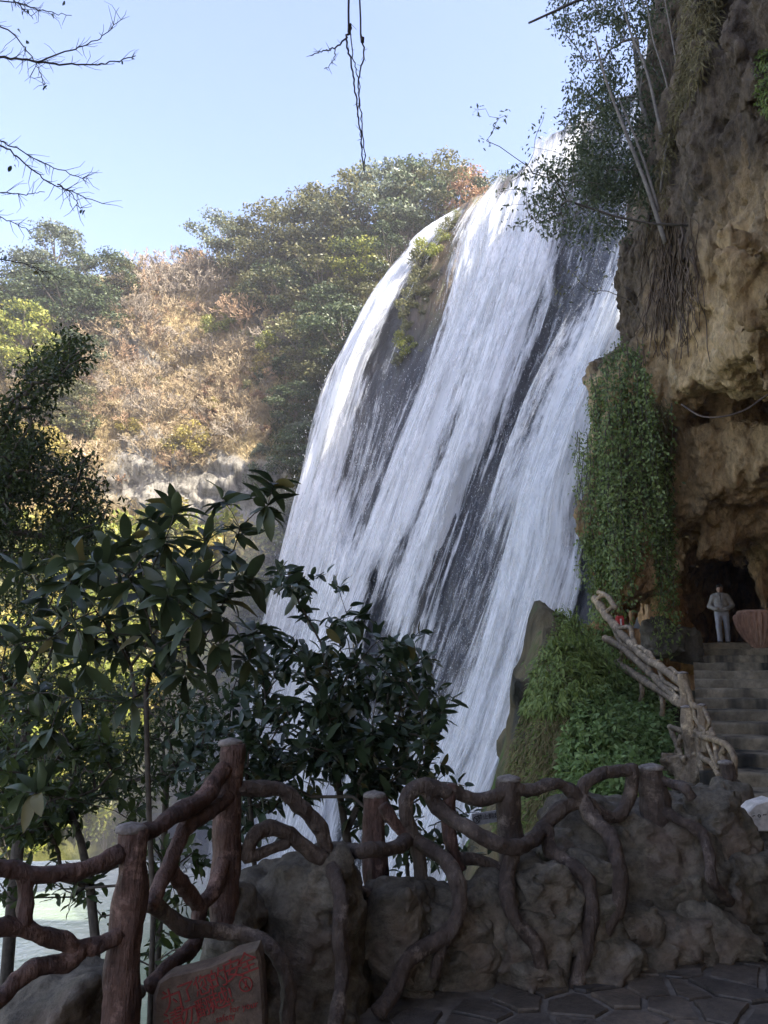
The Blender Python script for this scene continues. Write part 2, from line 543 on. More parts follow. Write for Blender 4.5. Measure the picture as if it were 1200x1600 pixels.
# ------------------------------------------------------------------ the falls: rock and water
def tab(s):
    a = np.array(s, float); return a[:, 0], a[:, 1]
FLOW = [  # each flow line: rows of (pixel y, pixel x) and (pixel y, distance)
    ([(385, 640), (440, 590), (520, 545), (595, 510), (680, 485), (780, 460), (870, 435), (1000, 400), (1200, 355), (1400, 310), (1620, 275)], [(385, 100), (520, 95), (680, 91.5), (870, 89), (1200, 87), (1620, 86)]),
    ([(312, 740), (350, 715), (400, 690), (500, 650), (590, 610), (700, 580), (850, 535), (950, 505), (1150, 455), (1400, 400), (1620, 360)], [(312, 89), (380, 86.5), (450, 84), (600, 81.5), (850, 79.5), (1620, 77)]),
    ([(285, 772), (330, 745), (400, 722), (500, 695), (600, 660), (700, 622), (800, 585), (950, 532), (1060, 495), (1250, 440), (1400, 410), (1620, 370)], [(285, 87), (360, 83.5), (450, 80), (600, 77.5), (850, 75), (1620, 72)]),
    ([(195, 870), (300, 856), (400, 835), (560, 785), (780, 715), (960, 655), (1060, 622), (1250, 565), (1400, 530), (1620, 490)], [(195, 78), (290, 73.5), (400, 69), (600, 66.5), (850, 64), (1620, 61)]),
    ([(150, 960), (300, 938), (420, 905), (540, 868), (720, 805), (860, 755), (1010, 705), (1150, 655), (1400, 590), (1620, 545)], [(150, 72), (270, 67), (400, 63.5), (600, 60.5), (850, 58), (1620, 54)]),
    ([(0, 1060), (150, 1040), (300, 1005), (470, 965), (580, 920), (740, 852), (900, 800), (1050, 752), (1200, 700), (1400, 645), (1620, 600)], [(0, 58), (300, 53), (600, 50), (900, 48), (1620, 45)]),
    ([(-100, 1150), (150, 1105), (300, 1060), (460, 1005), (600, 950), (760, 890), (880, 872), (1020, 835), (1170, 790), (1290, 745), (1400, 712), (1620, 660)], [(-100, 50), (300, 47), (600, 45), (900, 43.5), (1620, 41)]),
    ([(-150, 1300), (150, 1240), (300, 1200), (600, 1100), (900, 1010), (1100, 945), (1300, 890), (1620, 820)], [(-150, 44), (300, 42), (900, 39), (1620, 37)]),
]
NT_ = 26
tt = np.linspace(0, 1, NT_) ** 1.15
net = np.zeros((NT_, len(FLOW), 3)); netpx = np.zeros((NT_, len(FLOW), 2))
for k, (xs, Ys) in enumerate(FLOW):
    yy = xs[0][0] + (1620 - xs[0][0]) * tt
    px = np.interp(yy, *tab(xs)); Yd = np.interp(yy, *tab(Ys))
    net[:, k] = P(px, yy, Yd)
left = net[:, :1] + np.array([6.0, 13.0, 0.0])
net = np.concatenate([left, net], 1)
FP = net_up(net, 40, 10)                       # smooth surface the water runs on
fn = grid_normals(FP)
if (fn @ np.array([-.87, -.5, 0])).mean() < 0: fn = -fn
NR, NC = FP.shape[:2]
ulen = np.concatenate([[0], np.cumsum(np.linalg.norm(np.diff(FP[NR // 3], axis=0), axis=1))])
vlen = np.concatenate([np.zeros((1, NC)), np.cumsum(np.linalg.norm(np.diff(FP, axis=0), axis=2), 0)])
UU = np.broadcast_to(ulen[None], (NR, NC)); VV = vlen
FX, FY, _ = proj(FP + fn * (1.0 * np.clip(VV / 14, .06, 1))[..., None])

def curve(y, s): return np.interp(y, *tab(s))
wob = 17 * fbm(UU * .20, VV * .035, UU * 0, 4, 21) + 7 * fbm(UU * .5, VV * .12, UU * 0, 3, 22)
def band(l, r, sl, sr):
    x = FX + wob
    a = np.clip((x - curve(FY, l)) / sl + .5, 0, 1); b = np.clip((curve(FY, r) - x) / sr + .5, 0, 1)
    return np.minimum(a, b)
s1 = band([(283, 600), (385, 560), (2000, 0)], [(283, 748), (330, 722), (410, 652), (480, 612), (560, 566), (640, 540), (760, 522), (850, 528), (900, 552), (1000, 540), (1200, 470), (1400, 410)], 8, 34)
s2 = band([(200, 880), (240, 838), (300, 772), (330, 738), (380, 722), (440, 706), (500, 692), (560, 676), (640, 642), (760, 592), (850, 545), (900, 520), (1000, 488), (1200, 440), (1400, 400)],
          [(150, 900), (200, 885), (300, 868), (400, 850), (480, 818), (560, 796), (640, 772), (700, 748), (780, 716), (860, 692), (960, 660), (1060, 622), (1200, 590), (1400, 560)], 34, 34)
s3 = band([(380, 985), (470, 940), (560, 880), (640, 846), (720, 802), (780, 776), (860, 760), (960, 725), (1060, 690), (1200, 625), (1400, 560)],
          [(380, 1060), (460, 1010), (600, 955), (650, 928), (700, 905), (760, 885), (850, 876), (900, 884), (960, 868), (1020, 842), (1100, 808), (1210, 765), (1400, 715)], 40, 24)
strand = band([(460, 832), (560, 800), (700, 764), (800, 722), (860, 698), (960, 664), (1100, 600)], [(460, 850), (560, 814), (700, 776), (800, 736), (860, 712), (960, 680), (1100, 620)], 8, 14)
lower = np.clip((FY - 620) / 420, 0, 1)
gap12 = np.clip((FX - curve(FY, [(500, 540), (1000, 430), (1400, 330)])) / 20, 0, 1) * np.clip((curve(FY, [(500, 700), (850, 560), (1400, 420)]) - FX) / 30, 0, 1) * (.22 + .5 * lower) * np.clip((FY - 500) / 120, 0, 1)
gap23 = np.clip((FX - curve(FY, [(300, 830), (560, 780), (780, 700), (1060, 610), (1400, 520)])) / 30, 0, 1) * np.clip((curve(FY, [(300, 1080), (600, 935), (900, 860), (1200, 770), (1400, 730)]) - FX) / 30, 0, 1)
veil = gap23 * (.22 + .10 * lower) * np.clip((FX - 600) / 50, 0, 1)
cut = 1 - .75 * band([(840, 590), (1000, 560), (1200, 500)], [(840, 606), (1000, 600), (1200, 545)], 20, 20) * np.clip((FY - 820) / 80, 0, 1)
cut2 = 1 - .6 * band([(560, 715), (800, 640), (1000, 570)], [(560, 727), (800, 660), (1000, 596)], 16, 16) * np.clip((FY - 520) / 120, 0, 1)
DENS = np.maximum.reduce([s1 * .9, s2 * .80 * cut * cut2, s3 * (.80 - .08 * lower), strand * .7, gap12, veil])
DENS = DENS * np.clip(1 - .42 * np.clip(fbm(UU * .45, VV * .05, UU * 0, 3, 77) - .15, 0, 1) * np.clip((FY - 420) / 150, 0, 1), 0, 1)
DENS *= np.clip((FX - curve(FY, FLOW[0][0]) + 4) / 8, 0, 1)

# rock under the water
rd = -1.3 + 1.0 * fbm(UU * .13, VV * .035, UU * 0, 5, 5) + .5 * fbm(UU * .5, VV * .12, UU * 0, 4, 8)
dry = np.clip(1 - np.abs((FX - curve(FY, [(300, 745), (400, 690), (560, 625), (640, 590)])) / 52), 0, 1) * np.clip((530 - FY) / 130, 0, 1)
RP = FP + fn * (rd + .9 * dry)[..., None]
backd = np.array([.87, .5, 0])
tops = [RP[0] + backd * d + np.array([0, 0, z]) for d, z in ((70, 3.0), (20, 1.2), (6, .3), (2, -.2))]
RA = np.concatenate([np.stack(tops), RP])
t = NT('wet_rock')
v = t.world((1, 1, .25))
n1 = t.noise(v, .35, 8, .65, .4)
c = t.ramp(n1, [(.3, (.012, .013, .016)), (.5, (.04, .042, .046)), (.7, (.085, .085, .08))])
at = t.new('ShaderNodeAttribute', attribute_name='dry')
dc = t.ramp(t.noise(v, .8, 6, .6, .5), [(.3, (.05, .035, .018)), (.5, (.15, .10, .045)), (.62, (.12, .115, .04)), (.8, (.28, .20, .10))])
c = t.mix(at.outputs['Fac'], c, dc)
m_wet = t.done(t.principled(c, .38, t.bump(t.noise(t.world((1, 1, .15)), 1.6, 9, .7), .8, .6), .5))
fme = make_mesh('falls_cliff', RA.reshape(-1, 3), [grid_faces(*RA.shape[:2])], True)
da = np.concatenate([np.zeros((4, NC)), dry]).ravel()
a_ = fme.attributes.new('dry', 'FLOAT', 'POINT'); a_.data.foreach_set('value', np.clip(da * 1.8 + .3 * da * vnoise(RA[..., 0], RA[..., 1], RA[..., 2]).ravel(), 0, 1).astype(np.float32))
obj('falls_cliff', fme, m_wet, kind='structure')
FALLS = BVHTree.FromPolygons([tuple(p) for p in RA.reshape(-1, 3)], grid_faces(*RA.shape[:2]).tolist())

def water_mat(name, seed, fine):
    t = NT(name)
    uv = t.new('ShaderNodeUVMap'); uv.uv_map = 'flow'
    def mp(sx, sy):
        m = t.new('ShaderNodeMapping'); m.inputs['Scale'].default_value = (sx, sy, 1); m.inputs['Location'].default_value = (seed * 13.7, seed * 5.1, seed)
        t.link(uv.outputs[0], m.inputs[0]); return m.outputs[0]
    a = t.noise(mp(.75, .045), 1, 6, .62, .5)
    b = t.noise(mp(2.6, .14), 1, 7, .7, .35)
    s = t.noise(mp(9.5, .8), 1, 4, .7)
    d = t.new('ShaderNodeAttribute', attribute_name='dens').outputs['Fac']
    e = t.math('ADD', t.math('MULTIPLY', t.math('SUBTRACT', a, .5), 1.55), t.math('MULTIPLY', t.math('SUBTRACT', b, .5), 1.4))
    e = t.math('ADD', e, t.math('MULTIPLY', t.math('SUBTRACT', s, .5), fine))
    cl = t.noise(mp(1.1, .33), 1, 6, .68, .8)
    e = t.math('ADD', e, t.math('MULTIPLY', t.math('SUBTRACT', cl, .5), .9))
    e = t.math('ADD', e, t.math('MULTIPLY', d, 1.27))
    al = t.ramp(e, [(.42, 0.0), (.95, 1.0)])
    al = t.math('MULTIPLY', al, t.ramp(d, [(.0, 0.0), (.12, 1.0)]))
    bs = t.new('ShaderNodeBsdfDiffuse'); bs.inputs[0].default_value = (.86, .88, .90, 1)
    h = t.math('ADD', t.math('MULTIPLY', b, .7), t.math('MULTIPLY', a, 1.0))
    t.link(t.bump(h, .7, .9), bs.inputs['Normal'])
    tl = t.new('ShaderNodeBsdfTranslucent'); tl.inputs[0].default_value = (.86, .89, .92, 1)
    m1 = t.new('ShaderNodeMixShader'); m1.inputs[0].default_value = .3
    t.link(bs.outputs[0], m1.inputs[1]); t.link(tl.outputs[0], m1.inputs[2])
    tp = t.new('ShaderNodeBsdfTransparent')
    m2 = t.new('ShaderNodeMixShader'); t.link(al, m2.inputs[0])
    t.link(tp.outputs[0], m2.inputs[1]); t.link(m1.outputs[0], m2.inputs[2])
    return t.done(m2)

falls = empty('waterfall', tuple(FP[-1, NC // 2]), kind='structure')
falls_off = np.array(falls.location)
for li, (off, amp, dm, fine) in enumerate([(-.1, .5, 1.0, .5), (.6, .8, .84, .7), (1.3, 1.0, .62, .95)]):
    d = off + amp * fbm(UU * .3 + li * 7, VV * .025, UU * 0, 4, 40 + li) + .3 * fbm(UU * 1.2, VV * .07, UU * 0, 3, 50 + li)
    d = d * np.clip(VV / 14, .06, 1) + .1
    W = FP + fn * d[..., None]
    de = np.clip(DENS * dm + (.06 if li == 0 else 0) * (DENS > .05), 0, 1)
    de[0] = DENS[0]
    c0, c1 = 30, NC - 20
    Wc, dc, uc, vc = W[:, c0:c1], de[:, c0:c1], UU[:, c0:c1], VV[:, c0:c1]
    if li == 0:                                   # the river feeding the lip
        tp = np.stack([Wc[0] + backd * q + np.array([0, 0, .4 * q / 10]) for q in (40, 12, 3)])
        Wc = np.concatenate([tp, Wc]); dc = np.concatenate([np.repeat(dc[:1], 3, 0), dc]); uc = np.concatenate([np.repeat(uc[:1], 3, 0), uc])
        vc = np.concatenate([np.array([[-40.], [-12.], [-3.]]) * np.ones((1, vc.shape[1])), vc])
    fc = grid_faces(*Wc.shape[:2])
    dv = dc.ravel()
    keep = dv[fc].max(1) > .02
    me = make_mesh('water_sheet', Wc.reshape(-1, 3) - falls_off, [fc[keep]], True)
    a_ = me.attributes.new('dens', 'FLOAT', 'POINT'); a_.data.foreach_set('value', dv.astype(np.float32))
    ul = me.uv_layers.new(name='flow')
    lv = np.zeros(len(me.loops), np.int32); me.loops.foreach_get('vertex_index', lv)
    ul.data.foreach_set('uv', np.stack([uc.ravel()[lv], vc.ravel()[lv]], 1).astype(np.float32).ravel())
    obj('water_sheet', me, water_mat('falling_water', li + 1, fine), falls, kind='structure')

# spray: drops flung off the sheets
w_ = (np.clip(DENS, 0, 1) ** 1.6 * (1.2 - DENS) + .006 * (DENS > .05))[:, 30:-20]
w_ = w_ * np.clip((VV[:, 30:-20] - 4) / 25, 0, 1)
w_ = (w_ / w_.sum()).ravel()
ns = 45000
pick = rng.choice(len(w_), ns, p=w_)
pi, pj = np.divmod(pick, NC - 50); pj = pj + 30
c = FP[pi, pj] + fn[pi, pj] * (rng.random(ns) ** 2 * 3.2)[:, None] + rng.normal(size=(ns, 3)) * np.array([.25, .25, .35])
sz = np.linalg.norm(c - EYE, axis=1) * (.00012 + .00026 * rng.random(ns) ** 2)
tet = np.array([[1, 1, 1], [1, -1, -1], [-1, 1, -1], [-1, -1, 1.]]) * np.array([.6, .6, 2.6])
v = (c[:, None] + tet[None] * sz[:, None, None]).reshape(-1, 3) - falls_off
b = np.arange(ns) * 4
t3 = np.concatenate([np.stack([b, b + 1, b + 2], 1), np.stack([b, b + 3, b + 1], 1), np.stack([b, b + 2, b + 3], 1), np.stack([b + 1, b + 3, b + 2], 1)])
m_spray = NT('spray_drops')
bs = m_spray.new('ShaderNodeBsdfDiffuse'); bs.inputs[0].default_value = (.85, .87, .9, 1)
tl = m_spray.new('ShaderNodeBsdfTranslucent'); tl.inputs[0].default_value = (.85, .88, .9, 1)
mx = m_spray.new('ShaderNodeMixShader'); mx.inputs[0].default_value = .5
m_spray.link(bs.outputs[0], mx.inputs[1]); m_spray.link(tl.outputs[0], mx.inputs[2])
obj('spray', make_mesh('spray', v, [t3]), m_spray.done(mx), falls, kind='stuff')
# ------------------------------------------------------------------ path, stairs, near cliff
STAIR_DIR = unit(np.array([.364, .93])); STAIR_N = np.array([STAIR_DIR[1], -STAIR_DIR[0]])   # along, to the right
STAIR_0 = np.array([4.15, 10.6]); TREAD, RISER, NSTEP, STAIR_W = .78, .176, 14, 3.4

def stair_z(x, y):
    s = (x - STAIR_0[0]) * STAIR_DIR[0] + (y - STAIR_0[1]) * STAIR_DIR[1]
    return np.clip(np.floor(s / TREAD + 1), 0, NSTEP) * RISER

def half(x, y, p, q):
    """signed distance, positive to the right of p->q"""
    dx, dy = q[0] - p[0], q[1] - p[1]; l = math.hypot(dx, dy)
    return (dy * (x - p[0]) - dx * (y - p[1])) / l

def ell_(x, y, z, c, r):
    return (np.sqrt(((x - c[0]) / r[0]) ** 2 + ((y - c[1]) / r[1]) ** 2 + ((z - c[2]) / r[2]) ** 2) - 1) * min(r)

def cliff_field(x, y, z, detail=True):
    lean = .17 * np.maximum(z - 9, 0)
    wx = 1.1 * fbm(x * .28, y * .28, z * .22, 3, 11)
    xs = x - lean - wx * .38
    ys = y + .5 * vnoise(x * .3, y * .3, z * .3, 12)
    # upper block: convex footprint, flat underside
    front = half(xs, ys, (4.75, 13.2), (8.6, 1.0))
    backl = half(xs, ys, (6.4, 20.5), (4.75, 13.2))
    zb = 7.1 + .06 * (y - 13) + .25 * vnoise(x * .5, y * .5, 0 * z, 13)
    up = smax(smax(front, backl, .5), zb - z, .35)
    up = np.maximum(up, half(x, y, (7, 34), (6.4, 20.5)))
    # roof over the viewpoint, unseen, added to darken the foreground and hold the vine
    shade_roof = smax(smax(8.6 + .12 * (y + 2) + .5 * vnoise(x * .4, y * .4, 0 * z, 14) - z, y - 4.2 + .25 * x, .6), z - 16 - .3 * x, .6)
    shade_roof = np.maximum(shade_roof, -x - 1.3)
    # bulge of yellow rock under the flat ceiling
    b2 = np.sqrt(((xs - 9.4) / 3.7) ** 2 + ((y - 19.2) / 3.3) ** 2 + ((z - 6.6) / 1.75) ** 2 + .0001)
    b2 = (b2 - 1) * 1.7
    # back wall round the cave mouth
    wall = 21.6 - y - .35 * (x - 8) * (x < 8) + .5 * wx
    wall = np.maximum(wall, 6.7 + .12 * np.maximum(z - 6, 0) - xs)
    wall = smax(wall, -z - 4, .3)
    rgt = half(xs, ys, (14, 19), (8.6, 1.0)) + .2 * z       # wall to the right of the steps
    f = smin(up, b2, .4); f = smin(f, wall, .6); f = np.minimum(f, shade_roof); f = smin(f, rgt, .8)
    f = smin(f, ell_(x, y, z, P(1005, 990, 20.3), (1.7, 1.2, 1.4)), .3)
    f = np.where(y > 20.5, np.maximum(f, 6.5 + (y - 20.5) * .42 - x), f)
    # left flank that carries the vines
    fl = (np.sqrt(((xs - 5.85) / 1.0) ** 2 + ((y - 18.3) / 1.3) ** 2) - 1) * 1.0
    fl = smax(fl, z - 9.5, .5); fl = smax(fl, 3.0 + .4 * vnoise(x, y, 0 * z, 15) - z, .5)
    f = smin(f, fl, .5)
    # hanging stone
    for sx, sy, zt, zb_, r in STAL:
        tz = np.clip((z - zb_) / (zt - zb_), 0, 1)
        d = np.sqrt((x - sx) ** 2 + (y - sy) ** 2) - r * (.25 + .75 * tz ** .7)
        d = smax(d, zb_ - z, .2); d = np.maximum(d, z - zt - .3)
        f = smin(f, d, .25)
    # cave tunnels
    for cx, cy, cz, rx, rz in ((9.3, 21.9, 2.5, 1.2, 2.45), (6.75, 20.6, 2.9, .45, .95)):
        s = (x - cx) * STAIR_DIR[0] + (y - cy) * STAIR_DIR[1]
        r_ = (x - cx) * STAIR_N[0] + (y - cy) * STAIR_N[1]
        r_ = r_ - .09 * np.clip(s - .5, 0, 9) ** 1.7 * (rx > .6)
        rr = 1 + np.clip(s, 0, 3) * .10
        d = (np.sqrt((r_ / (rx * rr)) ** 2 + (np.maximum(z - cz, 0) / (rz * rr)) ** 2 + (np.minimum(z - cz, 0) / .2) ** 2) - 1) * rx
        d = d + .12 * fbm(x * 1.5, y * 1.5, z * 1.5, 2, 16)
        d = np.maximum(d, s - (7.5 if rx > .6 else 1.3)); d = np.maximum(d, -s - 2.5)
        f = smax(f, -d, .15)
    # pockets and holes
    for hx_, hy_, hz, r in HOLES:
        d = np.sqrt((x - hx_) ** 2 + (y - hy_) ** 2 + ((z - hz) / .8) ** 2) - r
        f = smax(f, -d - .15 * vnoise(x * 1.7, y * 1.7, z * 1.7, 17), .12)
    if detail:
        rn = 1 - np.abs(fbm(x * .8, y * .8, z * .26, 3, 28))
        f = f + .20 * fbm(x * .75, y * .75, z * .5, 2, 18) + .12 * fbm(x * 2.2, y * 2.2, z * 1.0, 3, 19) - .42 * np.clip(rn - .45, 0, 1) + .34 * np.clip(vnoise(x * 1.25, y * 1.25, z * .95, 29) - .25, 0, 1) + .2 * np.clip(vnoise(x * 3.1, y * 3.1, z * 2.2, 30) - .3, 0, 1) + .18
    return f

r_ = np.random.default_rng(3)
STAL = []
for px, pyt, pyb, Yd, r in [(1070, 770, 835, 18.6, .26), (1090, 760, 868, 18.9, .34), (1108, 770, 852, 19.3, .22), (1120, 765, 892, 18.7, .36), (1136, 775, 872, 18.3, .25),
                            (1158, 790, 830, 18.0, .2), (1185, 800, 850, 17.4, .24), (1098, 800, 875, 18.3, .18), (1052, 760, 800, 18.8, .2),
                            (1175, 470, 530, 10.8, .2), (1198, 440, 500, 10.2, .24), (1155, 430, 470, 11.6, .16), (1190, 580, 640, 11.5, .22)]:
    a, b = P(px, pyt, Yd), P(px, pyb - 16, Yd)
    STAL.append((a[0], a[1], a[2] + .3, b[2], r))
HOLES = []
for px, py, Yd, r in [(1128, 400, 12.2, .38), (1133, 480, 12.3, .5), (1188, 440, 10.3, .38), (1170, 230, 11.0, .22), (1165, 695, 16.0, .5), (1190, 835, 17.6, .8), (1062, 655, 15.9, .55), (1180, 100, 11.5, .3), (1135, 180, 12.4, .25)]:
    HOLES.append((*P(px, py, Yd), r))

hf = .105
lo, hi = (2.6, 7.5, -1.5), (14.0, 31.0, 20.0)
gx, gy, gz = grid3(lo, hi, hf)
fld = cliff_field(gx, gy, gz)
CV, CQ = surface_nets(fld, lo, hf)
del fld, gx, gy, gz
# finer relief where the photograph looks
px_, py_, _ = proj(CV)
vis = (px_ > 820) & (px_ < 1260) & (py_ > -60) & (py_ < 1080)
fnv = np.cross(CV[CQ[:, 2]] - CV[CQ[:, 0]], CV[CQ[:, 3]] - CV[CQ[:, 1]])
vw = CV[CQ].mean(1) - EYE
facing = (unit(fnv) * unit(vw)).sum(1)
CV, CQ, newv = subdivide(CV, CQ, vis[CQ].all(1) & (facing < .25) & (CV[CQ[:, 0], 1] < 24))
nn_ = mesh_normals(CV, CQ)[newv]; q_ = CV[newv]
x_, y_, z_ = q_.T
crk = np.abs(fbm(x_ * 2.6, y_ * 2.6, z_ * 1.5, 4, 81, .6))
dd_ = .17 * np.clip(crk, 0, .5) - .05 + .05 * fbm(x_ * 7, y_ * 7, z_ * 5, 3, 84, .6) + .05 * np.sin(z_ * 7 + 5 * vnoise(x_ * .7, y_ * .7, z_ * .7, 85)) * np.clip(vnoise(x_ * .4, y_ * .4, z_ * .4, 86) + .2, 0, 1)
CV[newv] = q_ + nn_ * dd_[:, None]
lo2, hi2 = (-6.5, -22.0, -4.0), (34.0, 36.0, 42.0)
gx, gy, gz = grid3(lo2, hi2, .62)
fld = np.maximum(cliff_field(gx, gy, gz, False), gz - 38 - 2 * vnoise(gx * .1, gy * .1, gz * 0, 5))
inbox = np.maximum.reduce([lo[0] + .5 - gx, gx - hi[0] + .5, lo[1] + .5 - gy, gy - hi[1] + .5, gz - hi[2] + .5])
fld = np.where(inbox < 0, fld + .55, fld + .05)
fld[0] = np.maximum(fld[0], .1); fld[-1] = .5; fld[:, 0] = .5; fld[:, -1] = .5; fld[:, :, -1] = .5
BV, BQ = surface_nets(fld, lo2, .62)
del fld, gx, gy, gz

t = NT('cave_limestone')
v = t.world((1, 1, .5))
n1 = t.noise(v, .45, 8, .6, .8)
c = t.ramp(n1, [(.28, (.20, .135, .072)), (.40, (.44, .31, .16)), (.52, (.64, .48, .27)), (.66, (.74, .60, .39)), (.8, (.52, .45, .34))])
ora = t.noise(t.world((1, 1, .3)), .6, 4, .6)
g = t.new('ShaderNodeNewGeometry'); sep = t.new('ShaderNodeSeparateXYZ'); t.link(g.outputs['Position'], sep.inputs[0])
low = t.ramp(t.math('ADD', t.math('DIVIDE', sep.outputs[2], 6.0), t.math('MULTIPLY', t.math('SUBTRACT', ora, .5), .8)), [(.45, 1.0), (.85, 0.0)])
c = t.mix(t.math('MULTIPLY', low, .75), c, t.ramp(ora, [(.3, (.24, .11, .045)), (.5, (.46, .23, .085)), (.7, (.52, .31, .15))]))
grey = t.ramp(t.math('ADD', t.math('DIVIDE', sep.outputs[2], 16.0), t.math('MULTIPLY', t.math('SUBTRACT', n1, .5), .55)), [(.53, 0.0), (.64, 1.0)])
gr = t.ramp(t.noise(t.world((1, 1, .22)), .9, 7, .65, .5), [(.32, (.022, .018, .015)), (.46, (.085, .07, .056)), (.58, (.18, .145, .108)), (.72, (.42, .34, .24))])
c = t.mix(t.math('MULTIPLY', grey, .9), c, gr)
st = t.noise(t.world((1, 1, .1)), 1.5, 5, .6)
c = t.mix(t.ramp(st, [(.56, 0.0), (.7, .65)]), c, (.045, .035, .03))
c = t.mix(.85, c, t.ramp(t.noise(v, 6, 9, .75), [(.28, .25), (.48, .95), (.7, 1.5)]), 'MULTIPLY')
h = t.math('ADD', t.noise(t.world((1, 1, .55)), 2.2, 9, .72), t.math('MULTIPLY', t.noise(v, 11, 5, .65), .3))
m_cliff = t.done(t.principled(c, .88, t.bump(h, .9, .45), .2))
mb = MB(); mb.add(CV, CQ); mb.add(BV, BQ)
obj('cliff', mb.mesh('cliff', True), m_cliff, kind='structure')
CLIFF = BVHTree.FromPolygons(CV.tolist(), CQ.tolist())

# mossy mound between the steps and the falls
lo3, hi3 = (-.6, 6.2, -9.0), (7.5, 23.0, 5.0)
gx, gy, gz = grid3(lo3, hi3, .14)
f = (np.sqrt(((gx - 5.6) / 4.7) ** 2 + ((gy - 14.6) / 6.4) ** 2 + ((gz + 8) / 12.5) ** 2) - 1) * 4.2
f2 = (np.sqrt(((gx - 5.0) / 2.0) ** 2 + ((gy - 19.5) / 3.0) ** 2 + ((gz + 4) / 6.6) ** 2) - 1) * 2.0
f = smin(f, f2, .6)
sl = -((gx - STAIR_0[0]) * STAIR_N[0] + (gy - STAIR_0[1]) * STAIR_N[1])      # metres left of the steps
f = smax(f, gz - (stair_z(gx, gy) - .35 + np.clip(sl - .55, 0, .5) * .9 + np.clip(sl - 1.2, 0, 2.2) * 1.1), .25)
f = f + .32 * fbm(gx * .6, gy * .6, gz * .4, 3, 61) + .12 * fbm(gx * 2, gy * 2, gz * 1.1, 3, 62)
DV, DQ = surface_nets(f, lo3, .14)
del f, f2, gx, gy, gz, sl
m_moss = rock_mat('mossy_rock', [(.28, (.03, .03, .022)), (.45, (.09, .078, .048)), (.58, (.15, .125, .07)), (.72, (.08, .10, .035))], .8, (1, 1, .3), .9, .25, .8, .2, 7,
                  stain=(1.1, (.05, .055, .05), .55), moss=(1.3, (.06, .11, .025), .56))
obj('mound', make_mesh('mound', DV, [DQ], True), m_moss, kind='structure')
MOUND = BVHTree.FromPolygons(DV.tolist(), DQ.tolist())

# path bed and terrace
m_mortar = rock_mat('mortar', [(.3, (.10, .086, .07)), (.6, (.19, .165, .135))], 2, (1, 1, 1), .5, .02, .85, .2, 8)
PATH = [(-4.5, -9), (-3.6, 2.0), (-1.5, 2.9), (-.9, 3.55), (-.35, 4.1), (.3, 4.65), (2.4, 5.6), (3.3, 7.0), (4.0, 10.7), (9.6, 10.7), (10.5, -9)]
n = len(PATH)
v = [(x, y, 0.0) for x, y in PATH] + [(x, y, -.5) for x, y in PATH]
me = bpy.data.meshes.new('path')
me.from_pydata(v, [], [list(range(n)), list(range(2 * n - 1, n - 1, -1))] + [[i, n + i, n + (i + 1) % n, (i + 1) % n] for i in range(n)])
path = obj('path', me, m_mortar, kind='structure')

# crazy paving: each flagstone its own piece
def clip_poly(poly, p, nrm):
    out = []
    for i in range(len(poly)):
        a, b = poly[i], poly[(i + 1) % len(poly)]
        da, db = np.dot(a - p, nrm), np.dot(b - p, nrm)
        if da <= 0: out.append(a)
        if da * db < 0: out.append(a + (b - a) * da / (da - db))
    return out
r_ = np.random.default_rng(12)
seeds = np.zeros((0, 2))
for _ in range(9000):
    q = np.array([r_.uniform(-1.4, 7.5), r_.uniform(2.2, 10.4)])
    if len(seeds) == 0 or np.hypot(*(seeds - q).T).min() > .17 + .20 * r_.random(): seeds = np.concatenate([seeds, q[None]])
t = NT('flagstone')
v = t.world()
oi = t.new('ShaderNodeObjectInfo')
c = t.ramp(t.noise(v, 2.2, 8, .65, .4), [(.28, (.05, .045, .04)), (.48, (.10, .088, .074)), (.62, (.16, .135, .108)), (.8, (.22, .185, .145))])
c = t.mix(1.0, c, t.ramp(oi.outputs['Random'], [(0, (.42, .42, .44)), (.5, (.8, .76, .72)), (1, (1.25, 1.12, .98))]), 'MULTIPLY')
c = t.mix(.85, c, t.ramp(t.noise(v, 28, 8, .72), [(.3, .35), (.5, .95), (.72, 1.4)]), 'MULTIPLY')
wet = t.ramp(t.noise(v, 1.1, 4, .6), [(.42, .3), (.62, .75)])
m_flag = t.done(t.principled(c, wet, t.bump(t.math('ADD', t.noise(v, 9, 8, .7), t.math('MULTIPLY', t.noise(v, 60, 4, .6), .2)), .55, .03), .4))
inner = [np.array(p) for p in PATH]
def inside_path(q):
    c = False; j = n - 1
    for i in range(n):
        (xi, yi), (xj, yj) = PATH[i], PATH[j]
        if (yi > q[1]) != (yj > q[1]) and q[0] < (xj - xi) * (q[1] - yi) / (yj - yi) + xi: c = not c
        j = i
    return c
